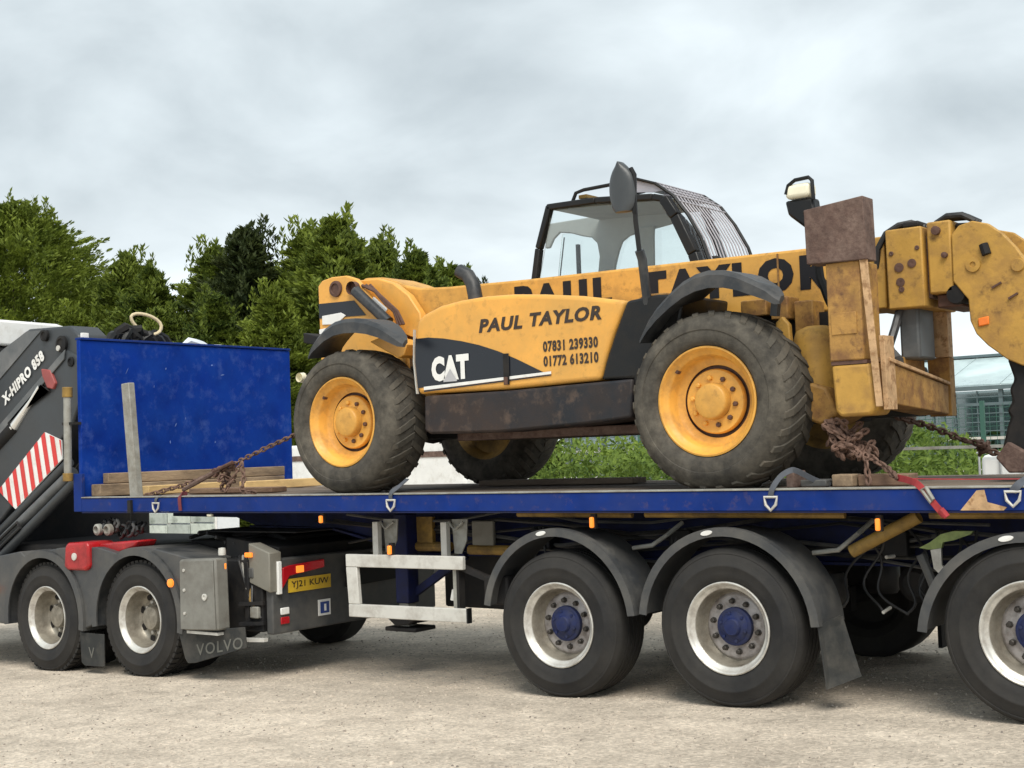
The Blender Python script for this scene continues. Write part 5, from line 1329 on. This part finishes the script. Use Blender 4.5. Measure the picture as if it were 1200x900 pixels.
TREES = [
    (-42.07, 19, 12.08, 'B', 'big broad green conifer at the left edge of the tree row'),
    (-51.5, 21, 12.9, 'B', 'big green conifer mostly cut off by the left side of the picture'),
    (-36.98, 20, 9.64, 0, 'green conifer just right of the big broad conifer'),
    (-33.9, 18.5, 8.62, 1, 'lower green conifer above the left half of the blue headboard'),
    (-33.25, 20.5, 9.45, 0, 'pointed green conifer above the middle of the blue headboard'),
    (-29.97, 19, 9.36, 2, 'dark thin conifer above the right end of the blue headboard'),
    (-29.02, 20.5, 9.42, 0, 'bright green conifer right of the dark thin conifer'),
    (-26.86, 19.5, 9.29, 1, 'tallest pointed conifer behind the rear tower of the telehandler'),
    (-26.96, 21.5, 8.9, 0, 'green conifer peeping above the boom pivot of the telehandler'),
    (-24.24, 20, 7.98, 1, 'last conifer of the row above the telehandler boom'),
    (-29.35, 17.2, 7.2, 1, 'short bushy conifer in front of the dark thin conifer'),
    (-41.4, 23, 9.6, 1, 'conifer set back beside the big broad conifer'),
    (-27.0, 17.2, 7.1, 0, 'short bright conifer behind the left rear tyre'),
    (-36.3, 17.4, 7.6, 0, 'short conifer right behind the crane and headboard corner'),
    (-31.6, 17.0, 7.0, 0, 'short conifer low behind the middle of the headboard'),
    (-38.6, 22, 8.3, 0, 'lower conifer filling the dip right of the big broad conifer'),
    (-35.2, 22.5, 8.4, 1, 'conifer set back above the left end of the blue headboard'),
    (-31.8, 22, 8.6, 0, 'conifer set back left of the dark thin conifer'),
    (-30.2, 22.5, 8.3, 1, 'conifer set back right of the dark thin conifer'),
    (-25.4, 22.8, 8.0, 0, 'conifer set back near the right end of the row'),
    (-23.2, 22, 7.0, 2, 'small dark conifer at the right end of the row'),
]
for i, (x, y, H, k, lab) in enumerate(TREES):
    t = thing('conifer_tree', lab, 'tree', (x, y, gz(x)), 'conifers in the row behind the lorry')
    me, H0 = (CB, 12) if k == 'B' else (CM[k], 9)
    c = bpy.data.objects.new('crown', me); col.objects.link(c); c.parent = t
    s = H / H0 * .985
    c.scale = (s * random.uniform(1.05, 1.3), s * random.uniform(1.05, 1.3), s); c.rotation_euler = (0, 0, random.uniform(0, 6.28))
    k_ = bpy.data.objects.new('trunk', TK); col.objects.link(k_); k_.parent = t; k_.scale = (s, s, s * H0 / 9)

# ------------------------------------------------------------------ background: bramble bank
def bank():
    rnd = random.Random(41); vs = []; fs = []
    for i in range(60000):
        x = rnd.uniform(-11.9, 3.0); y = 6.5 + rnd.random() * 3.5
        top = 1.62 + .16 * math.sin(x * 1.7) + .14 * math.sin(x * 4.1 + 1) - .10 * abs(y - 8)
        if x < -11.3: top -= .3
        z = gz(x) + (top - gz(x) + .2) * (rnd.random() ** .45) + rnd.gauss(0, .03)
        s = rnd.uniform(.025, .07)
        n = Vector((rnd.uniform(-1, 1), rnd.uniform(-1.2, .4), rnd.uniform(.1, 1.2))).normalized()
        u = n.cross(Vector((rnd.uniform(-1, 1), rnd.uniform(-1, 1), .3))).normalized(); v = n.cross(u)
        p = Vector((x, y, z)); k = len(vs)
        vs.extend([p - u * s, p - v * s * .45 + n * s * .1, p + u * s * 1.1 - n * s * .15, p + v * s * .45 + n * s * .1])
        fs.append((k, k + 1, k + 2, k + 3))
    o = MB().add(vs, fs).build('bramble_bank', M_bush, smooth=0, fix=False)
    tag(o, 'bank of bright green brambles and weeds behind the trailer', 'brambles', kind='stuff')
bank()

# ------------------------------------------------------------------ background: greenhouse
gh = thing('greenhouse', 'long pale glasshouse with blue green roof behind the brambles', 'greenhouse', (-7, 21, gz(-7)))
GX0, GX1, GY, EZ, RZ = -19.5, 6.0, 20.0, 2.86, 3.55
npan = 21
for i in range(npan):
    x0 = GX0 + (GX1 - GX0) * i / npan; x1 = GX0 + (GX1 - GX0) * (i + 1) / npan - .02
    MB().add([(x0, GY, EZ), (x1, GY, EZ), (x1, GY + 2.4, RZ), (x0, GY + 2.4, RZ), (x0, GY, EZ + .03), (x1, GY, EZ + .03), (x1, GY + 2.4, RZ + .03), (x0, GY + 2.4, RZ + .03)],
             [(3, 2, 1, 0), (4, 5, 6, 7), (0, 1, 5, 4), (1, 2, 6, 5), (2, 3, 7, 6), (3, 0, 4, 7)]).build('roof_panel', M_ghroof, gh)
    MB().box(x0, x1, GY + .02, GY + .03, gz(x0) - .2, EZ - .1).build('wall_pane', M_ghglass, gh)
    MB().box(x1 - .03, x1 + .05, GY - .03, GY + .05, gz(x0) - .2, EZ - .02).build('wall_post', M_ghframe, gh)
MB().box(GX0, GX1, GY - .08, GY + .018, EZ - .09, EZ - .004).build('gutter', M_ghframe, gh)
MB().box(GX0, GX1, GY + 2.3, GY + 2.5, RZ + .032, RZ + .09).build('ridge', M_ghframe, gh)
for k in range(42):
    xx = GX0 + .23 + .464 * k
    MB().box(xx - .012, xx + .012, GY - .02, GY + .0, .2, EZ - .1).build('glazing_bar', M_ghframe, gh)
for z in (2.62, 2.45, 2.28, 2.1, 1.92, 1.75, 1.1):
    MB().box(GX0, GX1, GY - .05, GY - .031, z, z + (.06 if z in (2.45, 1.75, 1.1) else .02)).build('wall_rail', M_alu if z < 1.9 else M_ghframe, gh)
MB().box(GX0, GX1, GY + 4.8, GY + 4.9, -.2, EZ).build('back_wall', M_ghroof, gh)
rnd = random.Random(9)
vs = []; fs = []
for i in range(2500):
    p = Vector((rnd.uniform(GX0, GX1), GY + rnd.uniform(.8, 4), rnd.uniform(.2, 1.9))); s = rnd.uniform(.08, .2)
    u = Vector((rnd.uniform(-1, 1), rnd.uniform(-1, 1), rnd.uniform(-1, 1))).normalized(); v = u.cross(Vector((.3, -1, .2))).normalized()
    k = len(vs); vs.extend([p - u * s, p - v * s * .5, p + u * s, p + v * s * .5]); fs.append((k, k + 1, k + 2, k + 3))
o = MB().add(vs, fs).build('inside_plants', M_bush, gh, smooth=0, fix=False); o['kind'] = 'stuff'

# mesh fence in front of it
fe = thing('mesh_fence', 'green wire mesh fence in front of the glasshouse', 'fence', (-5, 12, gz(-5)))
for i in range(6):
    x = -12.3 + i * 2.95
    MB().box(x - .03, x + .03, 11.97, 12.03, gz(x) - .3, 2.35).build('post', M_fgreen, fe)
    if i < 5:
        mb = MB()
        for k in range(15):
            z = .35 + k * .135; mb.box(x + .03, x + 2.92, 11.996, 12.004, z, z + .008)
        for k in range(28):
            xx = x + .1 + k * .1; mb.box(xx, xx + .006, 11.990, 11.995, .3, 2.3)
        mb.build('mesh_panel', M_fgreen, fe)
MB().box(-5.4, -3.4, 5.5, 5.54, 1.72, 1.75).build('rail', M_galv, None)
# low metal rail with leg
ob = bpy.data.objects['rail']; tag(ob, 'thin pale metal rail crossing the brambles behind the right end', 'rail')

# ------------------------------------------------------------------ background: white tank, van, crates
ib = thing('tank_container', 'white caged liquid tank standing behind the right end of the deck', 'tank', (-3.6, 5.6, gz(-3.6)))
g0 = gz(-3.6)
MB().box(-4.2, -3.0, 5.02, 6.0, g0 + .15, 1.66).build('tank', M_ibc, ib, bevel=.06, seg=3)
for k in range(7):
    x = -4.2 + .2 * k
    MB().tube([(x, 5.0, g0 + .13), (x, 5.0, 1.68)], .011, 6).build('cage_bar', M_cage, ib)
for k in range(6):
    z = g0 + .25 + (1.68 - g0 - .25) * k / 5
    MB().tube([(-4.22, 4.995, z), (-2.98, 4.995, z)], .011, 6).build('cage_bar', M_cage, ib)
MB().box(-4.22, -2.98, 4.98, 6.02, g0, g0 + .12).build('pallet', M_brd, ib)

vn = thing('parked_van', 'white van parked behind the deck between headboard and telehandler', 'van', (-17, 11, gz(-17)))
g1 = gz(-17)
vb = MB().prism([(-19.6, g1 + .35), (-19.6, 1.95), (-19.4, 2.10), (-15.0, 2.12), (-14.8, 2.06), (-14.62, 1.5), (-14.55, 1.0), (-14.55, g1 + .35)], 10, 11.9).build('body', M_white, vn, bevel=.05, seg=3)
MB().box(-19.3, -14.85, 9.985, 9.998, 1.80, 1.90).build('side_stripe', M_rust, vn)
MB().add([(-14.80, 10.15, 2.0), (-14.64, 10.15, 1.52), (-14.64, 11.75, 1.52), (-14.80, 11.75, 2.0)], [(0, 1, 2, 3)]).xform(Matrix.Translation((.012, 0, .0))).build('rear_window', M_swoosh, vn)
for x in (-18.7, -15.2):
    MB().lathe([(0, -.0), (.2, 0), (.3, -.02), (.34, .03), (.34, .2), (.2, .22)], 24, (x, 9.98, g1 + .34)).build('wheel', M_tyre, vn)

M_crs = mat('weathered_slat', (0.36, .40, .37), .7, var=.2, dirt=(.2, .23, .2), amt=.4)
M_crs2 = mat('pale_slat', (0.48, .53, .48), .7, var=.2, dirt=(.25, .28, .25), amt=.4)
for i, (x, lab) in enumerate(((-20.4, 'left of three pale slatted crates seen through the gap above the red tank'), (-19.75, 'middle of three pale slatted crates seen through the gap above the red tank'), (-19.1, 'right of three pale slatted crates seen through the gap above the red tank'))):
    g2 = gz(x)
    cr_ = thing('slatted_crate', lab, 'crate', (x, 8.3, g2), 'pale crates far behind the lorry')
    for k in range(6):
        z = g2 + .04 + k * .22
        MB().box(x - .31, x + .31, 8.0, 8.03, z, z + .19).build('slat', M_crs if (k + i) % 2 else M_crs2, cr_)
    for s in (-1, 1):
        MB().box(x + s * .29 - .02, x + s * .29 + .02, 8.031, 8.08, g2, g2 + 1.36).build('corner_post', M_white, cr_)
    MB().box(x - .31, x + .31, 8.09, 8.6, g2 + .02, g2 + 1.34).build('liner', M_sheet, cr_)
